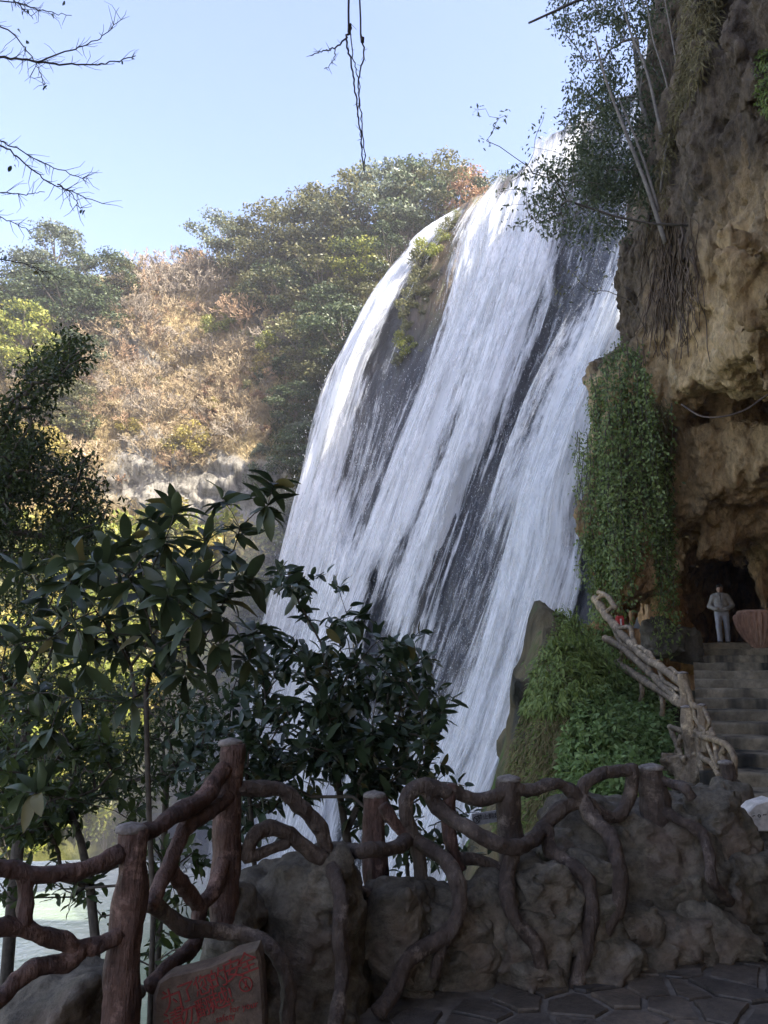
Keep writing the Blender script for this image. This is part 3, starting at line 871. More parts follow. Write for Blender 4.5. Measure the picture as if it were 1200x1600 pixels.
for i, s in enumerate(seeds):
    if not inside_path(s): continue
    poly = [s + np.array(o) for o in ((-.75, -.75), (.75, -.75), (.75, .75), (-.75, .75))]
    for j in np.argsort(np.hypot(*(seeds - s).T))[1:14]:
        d = seeds[j] - s; L = np.hypot(*d)
        poly = clip_poly(poly, s + d * .5 - d / L * .016, d / L)
    poly = np.array(poly)
    if len(poly) < 3 or not all(inside_path(q) for q in poly): continue
    out = []
    for k in range(len(poly)):                    # chipped, slightly wandering edges
        a, b = poly[k], poly[(k + 1) % len(poly)]
        L = np.hypot(*(b - a)); m = max(1, int(L / .07))
        nn = np.array([(b - a)[1], -(b - a)[0]]) / (L + 1e-6)
        for q in range(m):
            out.append(a + (b - a) * q / m - nn * (0 if q == 0 else abs(r_.normal()) * .007))
    poly = np.array(out); k = len(poly); cen = poly.mean(0)
    zt = .010 + .012 * r_.random(); tilt = r_.normal(size=2) * .008
    top = cen + (poly - cen) * .965
    z1 = zt + (top - cen) @ tilt; z0 = zt - .009 + (poly - cen) @ tilt
    v = np.concatenate([np.c_[top, z1], np.c_[poly, z0], np.c_[poly, np.full(k, -.03)]]) - np.array([*cen, 0])
    fs = [list(range(k))] + [[a + o, (a + 1) % k + o, (a + 1) % k + o, a + o] for a in range(0) for o in (0,)]
    for lvl in (0, 1):
        fs += [[lvl * k + a, (lvl + 1) * k + a, (lvl + 1) * k + (a + 1) % k, lvl * k + (a + 1) % k] for a in range(k)]
    me = bpy.data.meshes.new('flagstone'); me.from_pydata(v.tolist(), [], fs)
    obj('flagstone', me, m_flag, path, loc=(*cen, 0))

# steps
m_step = rock_mat('worn_step', [(.28, (.10, .085, .06)), (.5, (.21, .178, .122)), (.7, (.33, .28, .195))], 1.2, (1, 1, 1), .5, .04, .75, .3, 8, stain=(1.4, (.02, .02, .016), .5))
stairs = empty('stairs', (*STAIR_0, 0), kind='structure')
r_ = np.random.default_rng(5)
for i in range(NSTEP):
    nx, ny = 24, 3
    a = np.linspace(-.1, STAIR_W, nx)
    nose = .02 * r_.normal(size=nx)
    d = 1.6 if i < NSTEP - 1 else 4.5
    rows = []
    zt = (i + 1) * RISER
    for s, z in ((0.03, zt - RISER * 1.5), (0.0, zt - .035), (.012, zt - .008), (.04, zt), (d, zt)):
        w = nose * (s < .1)
        jz = .006 * r_.normal(size=nx) * (z > zt - .02)
        q = np.outer(a, STAIR_N) + ((i * TREAD + s + w)[:, None] * STAIR_DIR if hasattr(w, '__len__') else 0)
        rows.append(np.c_[q, np.full(nx, z) + jz])
    g = np.array(rows)
    v = g.reshape(-1, 3); nr = len(rows)
    fc = grid_faces(nr, nx)
    obj('step', make_mesh('step', v, [fc]), m_step, stairs)
# floor of the cave beyond the top step
# ------------------------------------------------------------------ foreground rocks
def strata_mat(name, stops, rot):
    t = NT(name)
    tc = t.new('ShaderNodeTexCoord'); mp = t.new('ShaderNodeMapping')
    mp.inputs['Rotation'].default_value = rot; mp.inputs['Scale'].default_value = (1, 1, 1)
    t.link(tc.outputs['Object'], mp.inputs[0]); v = mp.outputs[0]
    c = t.ramp(t.noise(v, 2.2, 8, .6, .5), stops)
    c = t.mix(.9, c, t.ramp(t.noise(v, 16, 9, .75), [(.3, .25), (.5, .95), (.7, 1.5)]), 'MULTIPLY')
    c = t.mix(t.ramp(t.noise(v, 2.4, 7, .7), [(.55, 0.0), (.68, .7)]), c, (.055, .06, .03))
    c = t.mix(t.ramp(t.noise(v, 1.1, 4, .6), [(.56, 0.0), (.7, .6)]), c, (.14, .085, .065))
    m2 = t.new('ShaderNodeMapping'); m2.inputs['Scale'].default_value = (2.2, 2.2, 26); t.link(v, m2.inputs[0])
    wv = t.new('ShaderNodeMix', data_type='RGBA', blend_type='ADD'); wv.inputs[0].default_value = 1.0
    n0 = t.new('ShaderNodeTexNoise'); n0.inputs['Scale'].default_value = 2.6; n0.inputs['Detail'].default_value = 3; t.link(v, n0.inputs['Vector'])
    sc_ = t.new('ShaderNodeVectorMath', operation='SCALE'); sc_.inputs['Scale'].default_value = 5.0; t.link(n0.outputs['Color'], sc_.inputs[0])
    ad = t.new('ShaderNodeVectorMath', operation='ADD'); t.link(m2.outputs[0], ad.inputs[0]); t.link(sc_.outputs[0], ad.inputs[1])
    st_ = t.noise(ad.outputs[0], 1.0, 4, .6)
    hmask = t.ramp(t.noise(v, 1.9, 3, .5), [(.40, .05), (.58, 1.0)])
    h = t.math('ADD', t.math('MULTIPLY', t.math('MULTIPLY', st_, hmask), .55), t.noise(v, 6, 9, .7))
    c = t.mix(t.math('MULTIPLY', hmask, .5), c, t.ramp(st_, [(.3, .45), (.5, 1.0), (.7, 1.25)]), 'MULTIPLY')
    return t.done(t.principled(c, .85, t.bump(h, .8, .05), .25))
STR = [strata_mat('carved_stone', [(.28, (.06, .052, .040)), (.5, (.13, .113, .085)), (.7, (.215, .187, .14))], r)
       for r in ((0, .25, 0), (.1, -.35, .2), (0, .55, 0))]

def rock_mesh(name, rad, seed, p=3.4, cuts=14, h=.017, amp=.15):
    rad = np.array(rad, float); r_ = np.random.default_rng(seed)
    lo = -rad * 1.35; hi = rad * 1.35
    h = max(h, (np.prod(hi - lo) / 420000) ** (1 / 3))
    x, y, z = grid3(lo, hi, h)
    s = rad.min()
    f = (((np.abs(x) / rad[0]) ** p + (np.abs(y) / rad[1]) ** p + (np.abs(z) / rad[2]) ** p) ** (1 / p) - 1) * s
    for _ in range(cuts):
        n_ = unit(r_.normal(size=3) * np.array([1, 1, .7])); d = (np.abs(n_) * rad).sum() * r_.uniform(.50, .74)
        f = smax(f, x * n_[0] + y * n_[1] + z * n_[2] - d, .04)
    k = 1.6 / rad.mean()
    o = seed * 3.1
    f = f + amp * s * fbm(x * k + o, y * k, z * k, 3, seed) + .024 * fbm(x * 9 + o, y * 9, z * 11, 2, seed + 1) - .05 * np.clip(np.abs(fbm(x * 5 + o, y * 5, z * 6, 3, seed + 2, .6)), 0, .4) + .006 * np.sin(70 * (z + .35 * x) + 7 * vnoise(x * 4, y * 4, z * 4, seed + 3)) * np.clip(vnoise(x * 2.2 + o, y * 2.2, z * 2.2, seed + 4) + .35, 0, 1) + .02
    v, q = surface_nets(f, lo, h)
    return make_mesh(name, v, [q], True)

def px_rock(name, x0, y0, x1, y1, Y, dep, seed, mat, parent=None, rot=0.0, **kw):
    c = P((x0 + x1) / 2, (y0 + y1) / 2, Y + dep * .75)
    zc = proj(c)[2]
    k = zc / F
    rad = ((x1 - x0) / 2 * k * 1.12, dep * 1.05, (y1 - y0) / 2 * k * 1.04)
    o = obj(name, rock_mesh(name, rad, seed, **kw), mat, parent)
    o.location = np.array(c) - (np.array(parent.location) if parent else 0)
    o.rotation_euler = (0, rot, 0)
    return o

wall = empty('rock_wall', (1.2, 4.9, 0), 'grey-brown carved rock wall under the branch railing along the path', 'rock wall')
RK = [(322, 1385, 420, 1600, 3.92, .24, .1), (372, 1318, 560, 1680, 4.16, .42, -.10),
    (855, 1255, 1100, 1440, 5.17, .55, .16), (1048, 1236, 1168, 1430, 5.25, .5, -.18), (1145, 1305, 1300, 1490, 5.3, .45, .1), (815, 1290, 915, 1420, 5.1, .34, -.2), (1200, 1330, 1350, 1500, 5.8, .5, 0),
    (545, 1380, 700, 1660, 4.62, .4, 0), (680, 1385, 860, 1640, 4.78, .4, 0), (930, 1400, 1120, 1530, 4.98, .34, .05), (850, 1400, 960, 1560, 4.88, .34, 0)]
rr_ = np.random.default_rng(8)
for row, (yc, hh) in enumerate(((1425, 60), (1483, 56), (1540, 44))):
    xx = 560 + row * 12
    while xx < 1150 - (row == 0) * 270:
        ww = rr_.uniform(85, 165)
        yb_ = np.interp(xx + ww / 2, [560, 700, 850, 1000, 1160], [1585, 1560, 1535, 1512, 1470])
        cy = yb_ - (2 - row) * 54 - 20 + rr_.normal() * 8
        Yg = np.interp(xx, [560, 760, 930, 1092, 1162], [4.32, 4.5, 4.70, 4.98, 5.2])
        RK.append((xx, cy - hh * rr_.uniform(.8, 1.15), xx + ww, cy + hh * rr_.uniform(.8, 1.1), Yg + .17 - .05 * row + rr_.normal() * .04, .24, rr_.normal() * .22)); xx += ww * .66
for i, (x0, y0, x1, y1, Y, dep, rot) in enumerate(RK):
    px_rock('rock', x0, y0, x1, y1, Y, dep, 100 + i, STR[i % 3], wall, rot)
m_darkrock = rock_mat('dark_boulder', [(.3, (.05, .046, .036)), (.55, (.12, .108, .083)), (.75, (.19, .17, .13))], 2, (1, 1, 1), .8, .06, .8, .25, 7)
b = px_rock('boulder', 5, 1522, 195, 1700, 3.25, .35, 140, STR[0], rot=-.18, h=.018)
b['label'] = 'dark rough boulder at the foot of the leftmost railing post'; b['category'] = 'boulder'
b = px_rock('boulder', 1108, 1215, 1165, 1290, 7.4, .3, 141, STR[1], rot=.1, h=.025)
b['label'] = 'small grey boulder at the bottom of the steps beside the slim post'; b['category'] = 'boulder'
b = px_rock('boulder', 1000, 965, 1062, 1035, 18.0, .6, 142, m_darkrock, h=.04, p=4.5)
b['label'] = 'dark rock left of the top of the stone steps'; b['category'] = 'boulder'
b = px_rock('boulder', 1040, 985, 1092, 1035, 18.5, .5, 143, m_darkrock, h=.04, p=4.5)
b['label'] = 'angular dark rock at the left foot of the cave mouth'; b['category'] = 'boulder'

# ------------------------------------------------------------------ faux-branch railing
def bark_mat(name, c0, c1, c2, sc=1.0):
    t = NT(name)
    v = t.world((1, 1, .35))
    c = t.ramp(t.noise(v, 9 * sc, 7, .62, .4), [(.28, c0), (.5, c1), (.74, c2)])
    c = t.mix(.7, c, t.ramp(t.noise(t.world(), 40 * sc, 4, .6), [(.3, .5), (.55, 1.0), (.8, 1.3)]), 'MULTIPLY')
    c = t.mix(t.ramp(t.noise(t.world(), 7 * sc, 8, .75), [(.54, 0.0), (.66, .75)]), c, tuple(min(1, x * 1.8 + .03) for x in c2))
    h = t.math('ADD', t.noise(t.world((1, 1, .25)), 24 * sc, 6, .65), t.math('MULTIPLY', t.noise(t.world(), 9 * sc, 3, .5), .8))
    return t.done(t.principled(c, .62, t.bump(h, 1.0, .035 / sc), .35))
m_red = bark_mat('red_brown_bark', (.03, .017, .013), (.085, .045, .033), (.17, .10, .074))
m_brn = bark_mat('dark_brown_bark', (.032, .022, .017), (.075, .053, .040), (.145, .113, .086))
m_pale = bark_mat('pale_bark', (.12, .09, .06), (.25, .19, .12), (.40, .31, .19), .6)
t = NT('cut_end_wood')
v = t.world((1, 1, 1))
m_cut = t.done(t.principled(t.ramp(t.noise(v, 30, 6, .6), [(.3, (.10, .085, .075)), (.6, (.24, .215, .19)), (.8, (.36, .33, .3))]), .85, t.bump(t.noise(v, 40, 5, .6), .7, .015), .2))

RX = [-60, 205, 360, 520, 585, 795, 1018, 1080, 1135, 1200]
RY = [2.75, 3.2, 3.95, 4.2, 4.7, 4.92, 5.22, 5.4, 5.6, 6.0]
def rail_y(x): return np.interp(x, RX, RY)

def branch(parent, pts, rpx, mat, dY=0.0, yf=rail_y, name='branch', seed=0, knob=.20, sides=16, taper=None, off=None):
    pts = np.array(pts, float)
    dd = pts[:, 2] if pts.shape[1] > 2 else np.zeros(len(pts))
    q = P(pts[:, 0], pts[:, 1], yf(pts[:, 0]) + dd + dY)
    zc = proj(q)[2]
    rr = np.asarray(rpx if taper is None else np.linspace(rpx, taper, len(pts))) * zc / F
    n_ = 10
    c = catmull(q, n_)
    r = np.interp(np.linspace(0, 1, len(c)), np.linspace(0, 1, len(pts)), np.broadcast_to(rr, (len(pts),)))
    mb = MB(); tube(mb, c, r * .92, sides, knob, seed, grain=.13)
    base = np.array(parent.location)
    return obj(name, mb.mesh(name, True, base), mat, parent)

def post(parent, x, ytop, ybot, rpx, mat, Y, seed=0, flare=1.12):
    a, b = P(x, ytop, Y), P(x, ybot, Y)
    k = proj(a)[2] / F; r = rpx * k
    b = np.array([a[0] + .01, a[1] + .01, b[2]])
    n_ = 30
    tz = np.linspace(0, 1, n_)[:, None]
    pts = a + (b - a) * tz + np.array([.012, .0, 0]) * np.sin(tz * 5 + seed)
    rr = r * (1 + (flare - 1) * tz[:, 0] ** 2) * (1 + .05 * np.sin(tz[:, 0] * 9 + seed)); rr[0] *= .93
    mb = MB(); tube(mb, pts, rr, 26, .20, seed + 50, grain=.11, kf=4.0)
    o = obj('post', mb.mesh('post', True, parent.location), mat, parent)
    mb = MB(); top = a + np.array([0, 0, .004])
    tube(mb, [top - np.array([0, 0, .012]), top + np.array([0, 0, .006]), top + np.array([0, 0, .014])], [r * 1.02, r * .99, r * .8], 16, .05, seed)
    obj('cut_end', mb.mesh('cut_end', True, parent.location), m_cut, o)
    return o

rail = empty('branch_railing', (0, 4.5, 0), 'dark brown railing shaped like twisted branches and cut trunks along the path', 'railing')
post(rail, 205, 1296, 1640, 24, m_red, 3.2, 1)
post(rail, 360, 1162, 1480, 19, m_red, 3.95, 2, 1.25)
post(rail, 585, 1243, 1440, 17.5, m_red, 4.95, 3)
post(rail, 795, 1218, 1440, 19, m_brn, 4.95, 4)
post(rail, 1018, 1200, 1330, 19, m_brn, 5.25, 5, 1.3)
post(rail, 1134, 1192, 1275, 11.5, m_brn, 7.6, 6)
B = [  # traced centre lines: pixel x, pixel y (, nudge in distance), radius in pixels, material
    ([(-60, 1352), (0, 1355), (50, 1365), (100, 1365), (145, 1355), (190, 1332)], 14, m_red),
    ([(38, 1368), (41, 1400), (37, 1445)], 13, m_red),
    ([(-60, 1455), (0, 1450), (35, 1450), (65, 1460), (100, 1470), (120, 1480), (150, 1478), (190, 1460)], 15, m_red),
    ([(-60, 1590), (0, 1560), (25, 1535), (55, 1512), (100, 1505), (128, 1485)], 15, m_red),
    ([(210, 1306), (240, 1297), (265, 1280), (295, 1262), (320, 1245), (350, 1200)], 15, m_red),
    ([(355, 1245), (325, 1270), (295, 1290), (277, 1320), (265, 1350), (250, 1385), (234, 1420)], 13, m_red),
    ([(234, 1410), (260, 1430), (290, 1450, -.05), (340, 1455, -.12), (380, 1460, -.2), (415, 1475, -.28), (440, 1505, -.32), (452, 1550, -.34), (450, 1610, -.34)], 13, m_brn),
    ([(270, 1362), (295, 1395), (314, 1420)], 13, m_red),
    ([(350, 1345), (332, 1395), (312, 1422), (310, 1460), (295, 1485), (265, 1510), (235, 1540)], 13, m_red),
    ([(370, 1232), (415, 1232), (445, 1237), (470, 1260), (495, 1285), (507, 1315), (514, 1345), (525, 1372, -.1), (533, 1410, -.18), (530, 1460, -.22), (535, 1510, -.26), (530, 1560, -.3), (520, 1620, -.32)], 12.5, m_brn),
    ([(385, 1345), (395, 1310), (415, 1295), (440, 1297), (465, 1315), (490, 1335), (515, 1341), (545, 1332), (575, 1328, -.25), (615, 1326, -.15), (637, 1312), (650, 1300)], 12.5, m_brn),
    ([(380, 1342), (415, 1330), (450, 1316)], 9, m_brn),
    ([(522, 1366), (555, 1392), (590, 1402)], 12, m_brn),
    ([(648, 1304), (657, 1356), (652, 1388), (631, 1405), (600, 1412)], 12, m_brn),
    ([(645, 1308), (636, 1280), (634, 1256), (642, 1237), (658, 1229), (680, 1233), (704, 1238)], 13, m_brn),
    ([(662, 1231), (680, 1258), (707, 1280, -.05), (734, 1296, -.12), (767, 1315, -.15), (799, 1323, -.15), (826, 1317, -.1), (848, 1296), (870, 1269), (905, 1250)], 12.5, m_brn),
    ([(707, 1226), (702, 1258), (704, 1312), (720, 1360)], 12, m_red),
    ([(706, 1232), (734, 1247), (761, 1248), (790, 1236)], 12, m_brn),
    ([(598, 1258), (620, 1291), (640, 1310)], 10, m_red),
    ([(650, 1314), (685, 1334, -.08), (707, 1361, -.15), (718, 1394, -.2), (715, 1432, -.24), (696, 1464, -.26), (664, 1480, -.28), (637, 1502, -.3), (620, 1540, -.34), (590, 1584, -.4)], 13.5, m_brn),
    ([(697, 1466, -.26), (685, 1497, -.28), (677, 1528, -.28)], 9, m_brn),
    ([(712, 1340), (750, 1345), (785, 1360)], 10, m_brn),
    ([(799, 1325, -.08), (794, 1367, -.12), (794, 1405, -.18), (810, 1443, -.22), (837, 1475, -.26), (849, 1530, -.28)], 14, m_brn),
    ([(800, 1232), (832, 1235), (853, 1227), (875, 1226), (894, 1238), (908, 1252)], 11, m_brn),
    ([(905, 1250), (913, 1226), (935, 1210), (962, 1205), (990, 1204)], 11, m_brn),
    ([(987, 1194), (987, 1220), (981, 1253), (967, 1273), (945, 1276), (918, 1256)], 11, m_brn),
    ([(909, 1250), (929, 1280, -.06), (954, 1307, -.14), (964, 1345, -.22), (968, 1383, -.25), (964, 1421, -.25), (942, 1456, -.22)], 13.5, m_brn),
    ([(851, 1292), (864, 1334, -.06), (897, 1356, -.14), (918, 1378, -.2), (924, 1421, -.25), (918, 1464, -.28), (907, 1507, -.3), (898, 1550, -.3)], 13.5, m_brn),
    ([(1025, 1216), (1054, 1226, -.1), (1070, 1231, -.2), (1083, 1248, -.25)], 9, m_brn),
    ([(1030, 1260), (1065, 1283, -.15), (1097, 1304, -.3), (1108, 1334, -.4), (1113, 1377, -.45), (1140, 1408, -.45)], 10, m_brn),
]
for i, (pts, r, mt) in enumerate(B):
    pts = [(*p, 0) if len(p) == 2 else (p[0], p[1], p[2] * 1.18 - .10 * min(1, -p[2] / .15)) for p in pts]
    branch(rail, pts, r, mt, seed=i * 3)

# the paler railing that climbs beside the steps
SX = [930, 947, 1000, 1067, 1097, 1123, 1150]; SY = [17.2, 16.6, 14.4, 11.9, 11.5, 9.6, 8.6]
def st_y(x): return np.interp(x, SX, SY)
srail = empty('stair_railing', (4.2, 11.5, .1), 'pale tan branch railing climbing beside the stone steps', 'railing')
for x, y0, y1, r in ((1067, 1052, 1105, 8), (1074, 1105, 1222, 10.5), (1097, 1102, 1175, 7)):
    post(srail, x, y0, y1, r, m_pale, float(st_y(x)), x, 1.5)
for i, (pts, r) in enumerate([
    ([(930, 935), (947, 960), (963, 980), (983, 1003), (1007, 1027), (1033, 1043), (1060, 1063), (1070, 1072)], 7),
    ([(963, 984), (983, 980), (990, 1000), (1000, 1020), (1013, 1034), (1030, 1034)], 4), ([(945, 997), (973, 1013), (1000, 1037), (1027, 1063), (1060, 1096)], 6.5),
    ([(965, 1036), (1000, 1060), (1027, 1077), (1062, 1100)], 7), ([(1013, 1035), (1019, 1057), (1033, 1071), (1050, 1077)], 4), ([(1067, 1057), (1077, 1083), (1083, 1102), (1097, 1106)], 5),
    ([(1076, 1116), (1093, 1147), (1120, 1157), (1138, 1167), (1147, 1185), (1146, 1215)], 5.5), ([(1088, 1140), (1095, 1180), (1113, 1193), (1124, 1212)], 5), ([(1078, 1152), (1092, 1148), (1106, 1146)], 4.5),
    ([(1092, 1150), (1093, 1180), (1098, 1207)], 4.5), ([(1047, 1135), (1056, 1160), (1064, 1182)], 5), ([(1048, 1136), (1060, 1140), (1072, 1146)], 4.5), ([(1112, 1140), (1118, 1165), (1122, 1190)], 4.5),
    ([(1134, 1168), (1130, 1180), (1134, 1196)], 6), ([(1068, 1055), (1055, 1052), (1050, 1060), (1062, 1068)], 3.5), ([(935, 925), (950, 932), (958, 945), (950, 955)], 4), ([(930, 940), (945, 930), (962, 950)], 4),
    ([(1000, 1022), (1012, 1018), (1022, 1030)], 3.5), ([(955, 972), (968, 1000), (985, 1012), (1002, 1012), (1018, 1028)], 3.5), ([(985, 1005), (990, 1025), (1008, 1045), (1030, 1060)], 3.6), ([(1030, 1045), (1036, 1062), (1050, 1072), (1064, 1080)], 3.6), ([(1000, 1060), (1004, 1080), (1000, 1100)], 4), ([(1030, 1078), (1036, 1098), (1034, 1118)], 4), ([(1050, 1075), (1058, 1088), (1066, 1092)], 3.2), ([(1040, 1050), (1048, 1044), (1058, 1052)], 3), ([(1083, 1102), (1088, 1125), (1100, 1140), (1116, 1150)], 3.6), ([(1100, 1108), (1108, 1128), (1104, 1148), (1110, 1175), (1122, 1200)], 3.6), ([(1064, 1150), (1056, 1185), (1050, 1212)], 4.5), ([(975, 1000), (972, 1020), (968, 1040)], 4)]):
    branch(srail, pts, r, m_pale, yf=st_y, seed=300 + i, sides=9)
px_rock('stump_foot', 1045, 1170, 1112, 1232, 11.7, .3, 150, m_pale, srail)

# ------------------------------------------------------------------ signs
def text_mesh(body, size, shear=0.0, extrude=.002):
    cu = bpy.data.curves.new('lettering', 'FONT'); cu.body = body; cu.size = size; cu.align_x = 'CENTER'; cu.align_y = 'CENTER'
    cu.extrude = extrude; cu.resolution_u = 3; cu.offset = 0
    tmp = bpy.data.objects.new('tmp', cu); COL.objects.link(tmp)
    me = bpy.data.meshes.new_from_object(tmp.evaluated_get(bpy.context.evaluated_depsgraph_get()))
    bpy.data.objects.remove(tmp); bpy.data.curves.remove(cu)
    return me
def flat_mat(name, c, rough=.6):
    t = NT(name); n_ = t.noise(t.coord(), 40, 4, .6)
    return t.done(t.principled(t.mix(.5, c, t.ramp(n_, [(.3, .4), (.6, 1.0)]), 'MULTIPLY'), rough))
m_redpaint = flat_mat('faded_red_paint', (.21, .026, .022))
m_slab = rock_mat('slab_stone', [(.28, (.06, .046, .036)), (.5, (.125, .088, .064)), (.72, (.19, .165, .11))], 3.5, (1, 1, 1), .6, .03, .8, .25, 7)
def plate(pts2, thick, bev=.012):
    """outline in x,z extruded along +y with a softened front edge"""
    p = np.array(pts2, float); c = p.mean(0); k = len(p)
    inn = c + (p - c) * (1 - bev / np.linalg.norm(p - c, axis=1).mean())
    v = np.concatenate([np.c_[inn[:, 0], np.zeros(k), inn[:, 1]], np.c_[p[:, 0], np.full(k, bev), p[:, 1]], np.c_[p[:, 0] * .98, np.full(k, thick), p[:, 1]]])
    f = [list(range(k))] + [[2 * k + i for i in range(k)][::-1]]
    for l in (0, 1): f += [[l * k + i, l * k + (i + 1) % k, (l + 1) * k + (i + 1) % k, (l + 1) * k + i][::-1] for i in range(k)]
    me = bpy.data.meshes.new('plate'); me.from_pydata(v.tolist(), [], f); return me
SY_ = 3.32
outl = [(236, 1700), (238, 1560), (246, 1536), (262, 1526), (290, 1520), (330, 1510), (352, 1500), (366, 1492), (386, 1487), (402, 1483), (407, 1500), (411, 1540), (414, 1600), (416, 1700)]
q = P(np.array([o[0] for o in outl]), np.array([o[1] for o in outl]), SY_)
org = np.array([q[:, 0].mean(), SY_, q[:, 2].mean()])
slab = empty('warning_stone', org, 'low stone slab with red painted warning characters beside the leftmost railing post', 'stone sign')
me = plate([(a[0] - org[0], a[2] - org[2]) for a in q], .11)
body = obj('slab', me, m_slab, slab)
def letter(parent, body_, px, py, size, Y, mat, rot=0.0, org=org, lift=.002, sx=1.0):
    me = text_mesh(body_, size)
    o = obj('lettering', me, mat, parent)
    p = P(px, py, Y)
    o.location = p - org - np.array([0, lift, 0]); o.rotation_euler = (math.radians(90), 0, 0)
    o.rotation_euler.rotate(Matrix.Rotation(-rot, 3, 'Y')); o.scale = (sx, 1, 1)
    return o
k = SY_ / F * .95
for ch, px, py, s in (('为', 270, 1564, 34), ('了', 293, 1551, 30), ('您', 318, 1541, 30), ('的', 342, 1530, 30), ('安', 365, 1517, 32), ('全', 387, 1506, 32),
                      ('请', 273, 1597, 32), ('勿', 297, 1588, 32), ('翻', 320, 1575, 28), ('越', 344, 1563, 30), ('!', 361, 1555, 28)):
    letter(slab, ch, px, py, s * k, SY_, m_redpaint, .35)
letter(slab, 'for your', 381, 1573, 9 * k * 1.4, SY_, m_redpaint, .2)
letter(slab, 'safety', 352, 1590, 9 * k * 1.4, SY_, m_redpaint, .2)
def ring(parent, px, py, rpx, wpx, Y, mat, org, bar=True, name='prohibition_symbol'):
    c = P(px, py, Y); kk = proj(c)[2] / F; mb = MB()
    a = np.linspace(0, 2 * np.pi, 25)
    tube(mb, np.c_[np.cos(a) * rpx * kk, 0 * a, np.sin(a) * rpx * kk], wpx * kk / 2, 5, cap=False)
    if bar: tube(mb, [(-.7 * rpx * kk, 0, .7 * rpx * kk), (.7 * rpx * kk, 0, -.7 * rpx * kk)], wpx * kk / 2, 5)
    tube(mb, [(0, 0, .55 * rpx * kk), (.1 * rpx * kk, 0, 0), (-.2 * rpx * kk, 0, -.55 * rpx * kk)], wpx * kk * .5, 5)
    return obj(name, mb.mesh(name), mat, parent, loc=c - org)
ring(slab, 384, 1538, 10, 2.4, SY_ - .001, m_redpaint, org)

m_grey = flat_mat('grey_sign_face', (.30, .30, .31)); m_ink = flat_mat('dark_ink', (.03, .03, .035))
SB = 5.1
q = P(np.array([737, 778, 779, 738]), np.array([1272, 1266, 1284, 1291]), SB)
org2 = np.array([q[:, 0].mean(), SB, q[:, 2].mean()])
sg = empty('notice_plate', org2, 'small grey notice plate with dark characters fixed behind the railing', 'sign')
obj('plate', plate([(a[0] - org2[0], a[2] - org2[2]) for a in q[::-1]], .012, .003), m_grey, sg)
letter(sg, '禁止翻越', 763, 1276, 8.5 * SB / F, SB, m_ink, .12, org2)
ring(sg, 745, 1281, 5, 1.3, SB - .001, m_ink, org2)

m_white = rock_mat('white_stone', [(.3, (.45, .42, .38)), (.6, (.62, .59, .54))], 2, (1, 1, 1), .3, .02, .8, .2, 6)
outl = [(1166, 1300), (1168, 1268), (1180, 1256), (1206, 1248), (1230, 1262), (1230, 1300), (1185, 1300), (1176, 1304)]
q = P(np.array([o[0] for o in outl]), np.array([o[1] for o in outl]), 6.3); org3 = q.mean(0)
ws = empty('white_marker_stone', org3, 'pale white stone tablet with thin dark writing at the right edge', 'stone')
obj('slab', plate([(a[0] - org3[0], a[2] - org3[2]) for a in q[::-1]], .16, .015), m_white, ws)
letter(ws, '∽ o ~', 1186, 1274, .05, 6.3, m_ink, .15, org3)
px_rock('base', 1155, 1288, 1240, 1345, 6.3, .2, 160, STR[2], ws)

m_rbox = flat_mat('red_enamel', (.35, .03, .025))
c = P(970, 972, 16.0); k = 16.0 / F
bx = empty('red_box', c, 'tiny red box on the pale railing near the falls', 'box')
obj('case', plate([(-6 * k, -9 * k), (6 * k, -9 * k), (6 * k, 7 * k), (4 * k, 10 * k), (-4 * k, 10 * k), (-6 * k, 7 * k)], .12, .02), m_rbox, bx)
obj('slot', plate([(-1.2 * k, -5 * k), (1.2 * k, -5 * k), (1.2 * k, 5 * k), (-1.2 * k, 5 * k)], .02, .004), m_white, bx, loc=(0, -.012, 0))

# ------------------------------------------------------------------ ribbed planter beside the cave mouth
pc = P(1185, 985, 19.6); k = 19.6 / F
a = np.linspace(0, 2 * np.pi, 97)[:-1]
prof = [(22, 27), (29, 27), (31, 22), (30, 12), (27, 2), (22, -10), (15, -20), (9, -28), (5, -36), (3.5, -44)]
rows = []
for r, z in prof:
    rib = 1 + .13 * np.cos(a * 24) * (z < 25) + .03 * vnoise(a * 5, z * .1, 0, 4)
    rows.append(np.c_[r * rib * k * np.cos(a), r * rib * k * np.sin(a), np.full(96, z * k) + .02 * vnoise(a * 9, z, 0, 6)])
g = np.array(rows); i = np.arange(len(rows) - 1)[:, None] * 96; j = np.arange(96)[None]
fc = np.stack([i + j, i + 96 + j, i + 96 + (j + 1) % 96, i + (j + 1) % 96], -1).reshape(-1, 4)
m_pink = rock_mat('pink_plaster', [(.3, (.26, .14, .10)), (.5, (.46, .29, .21)), (.72, (.56, .40, .31))], 2.5, (1, 1, .3), .5, .03, .85, .2, 6)
pl = empty('ribbed_planter', pc, 'pinkish ribbed planter shaped like a draped basket right of the cave mouth', 'planter')
obj('basket', make_mesh('basket', g.reshape(-1, 3), [fc], True), m_pink, pl)
mb = MB(); tube(mb, np.c_[26 * k * np.cos(a[::4]), 26 * k * np.sin(a[::4]), np.full(24, 27 * k)], 4 * k, 6, .1, cap=False)
obj('rim', mb.mesh('rim', True), m_pink, pl)
mb = MB(); tube(mb, [(0, 0, 24 * k), (0, 0, 26 * k)], [24 * k, 23 * k], 16, .05)
obj('soil', mb.mesh('soil'), m_ground, pl)

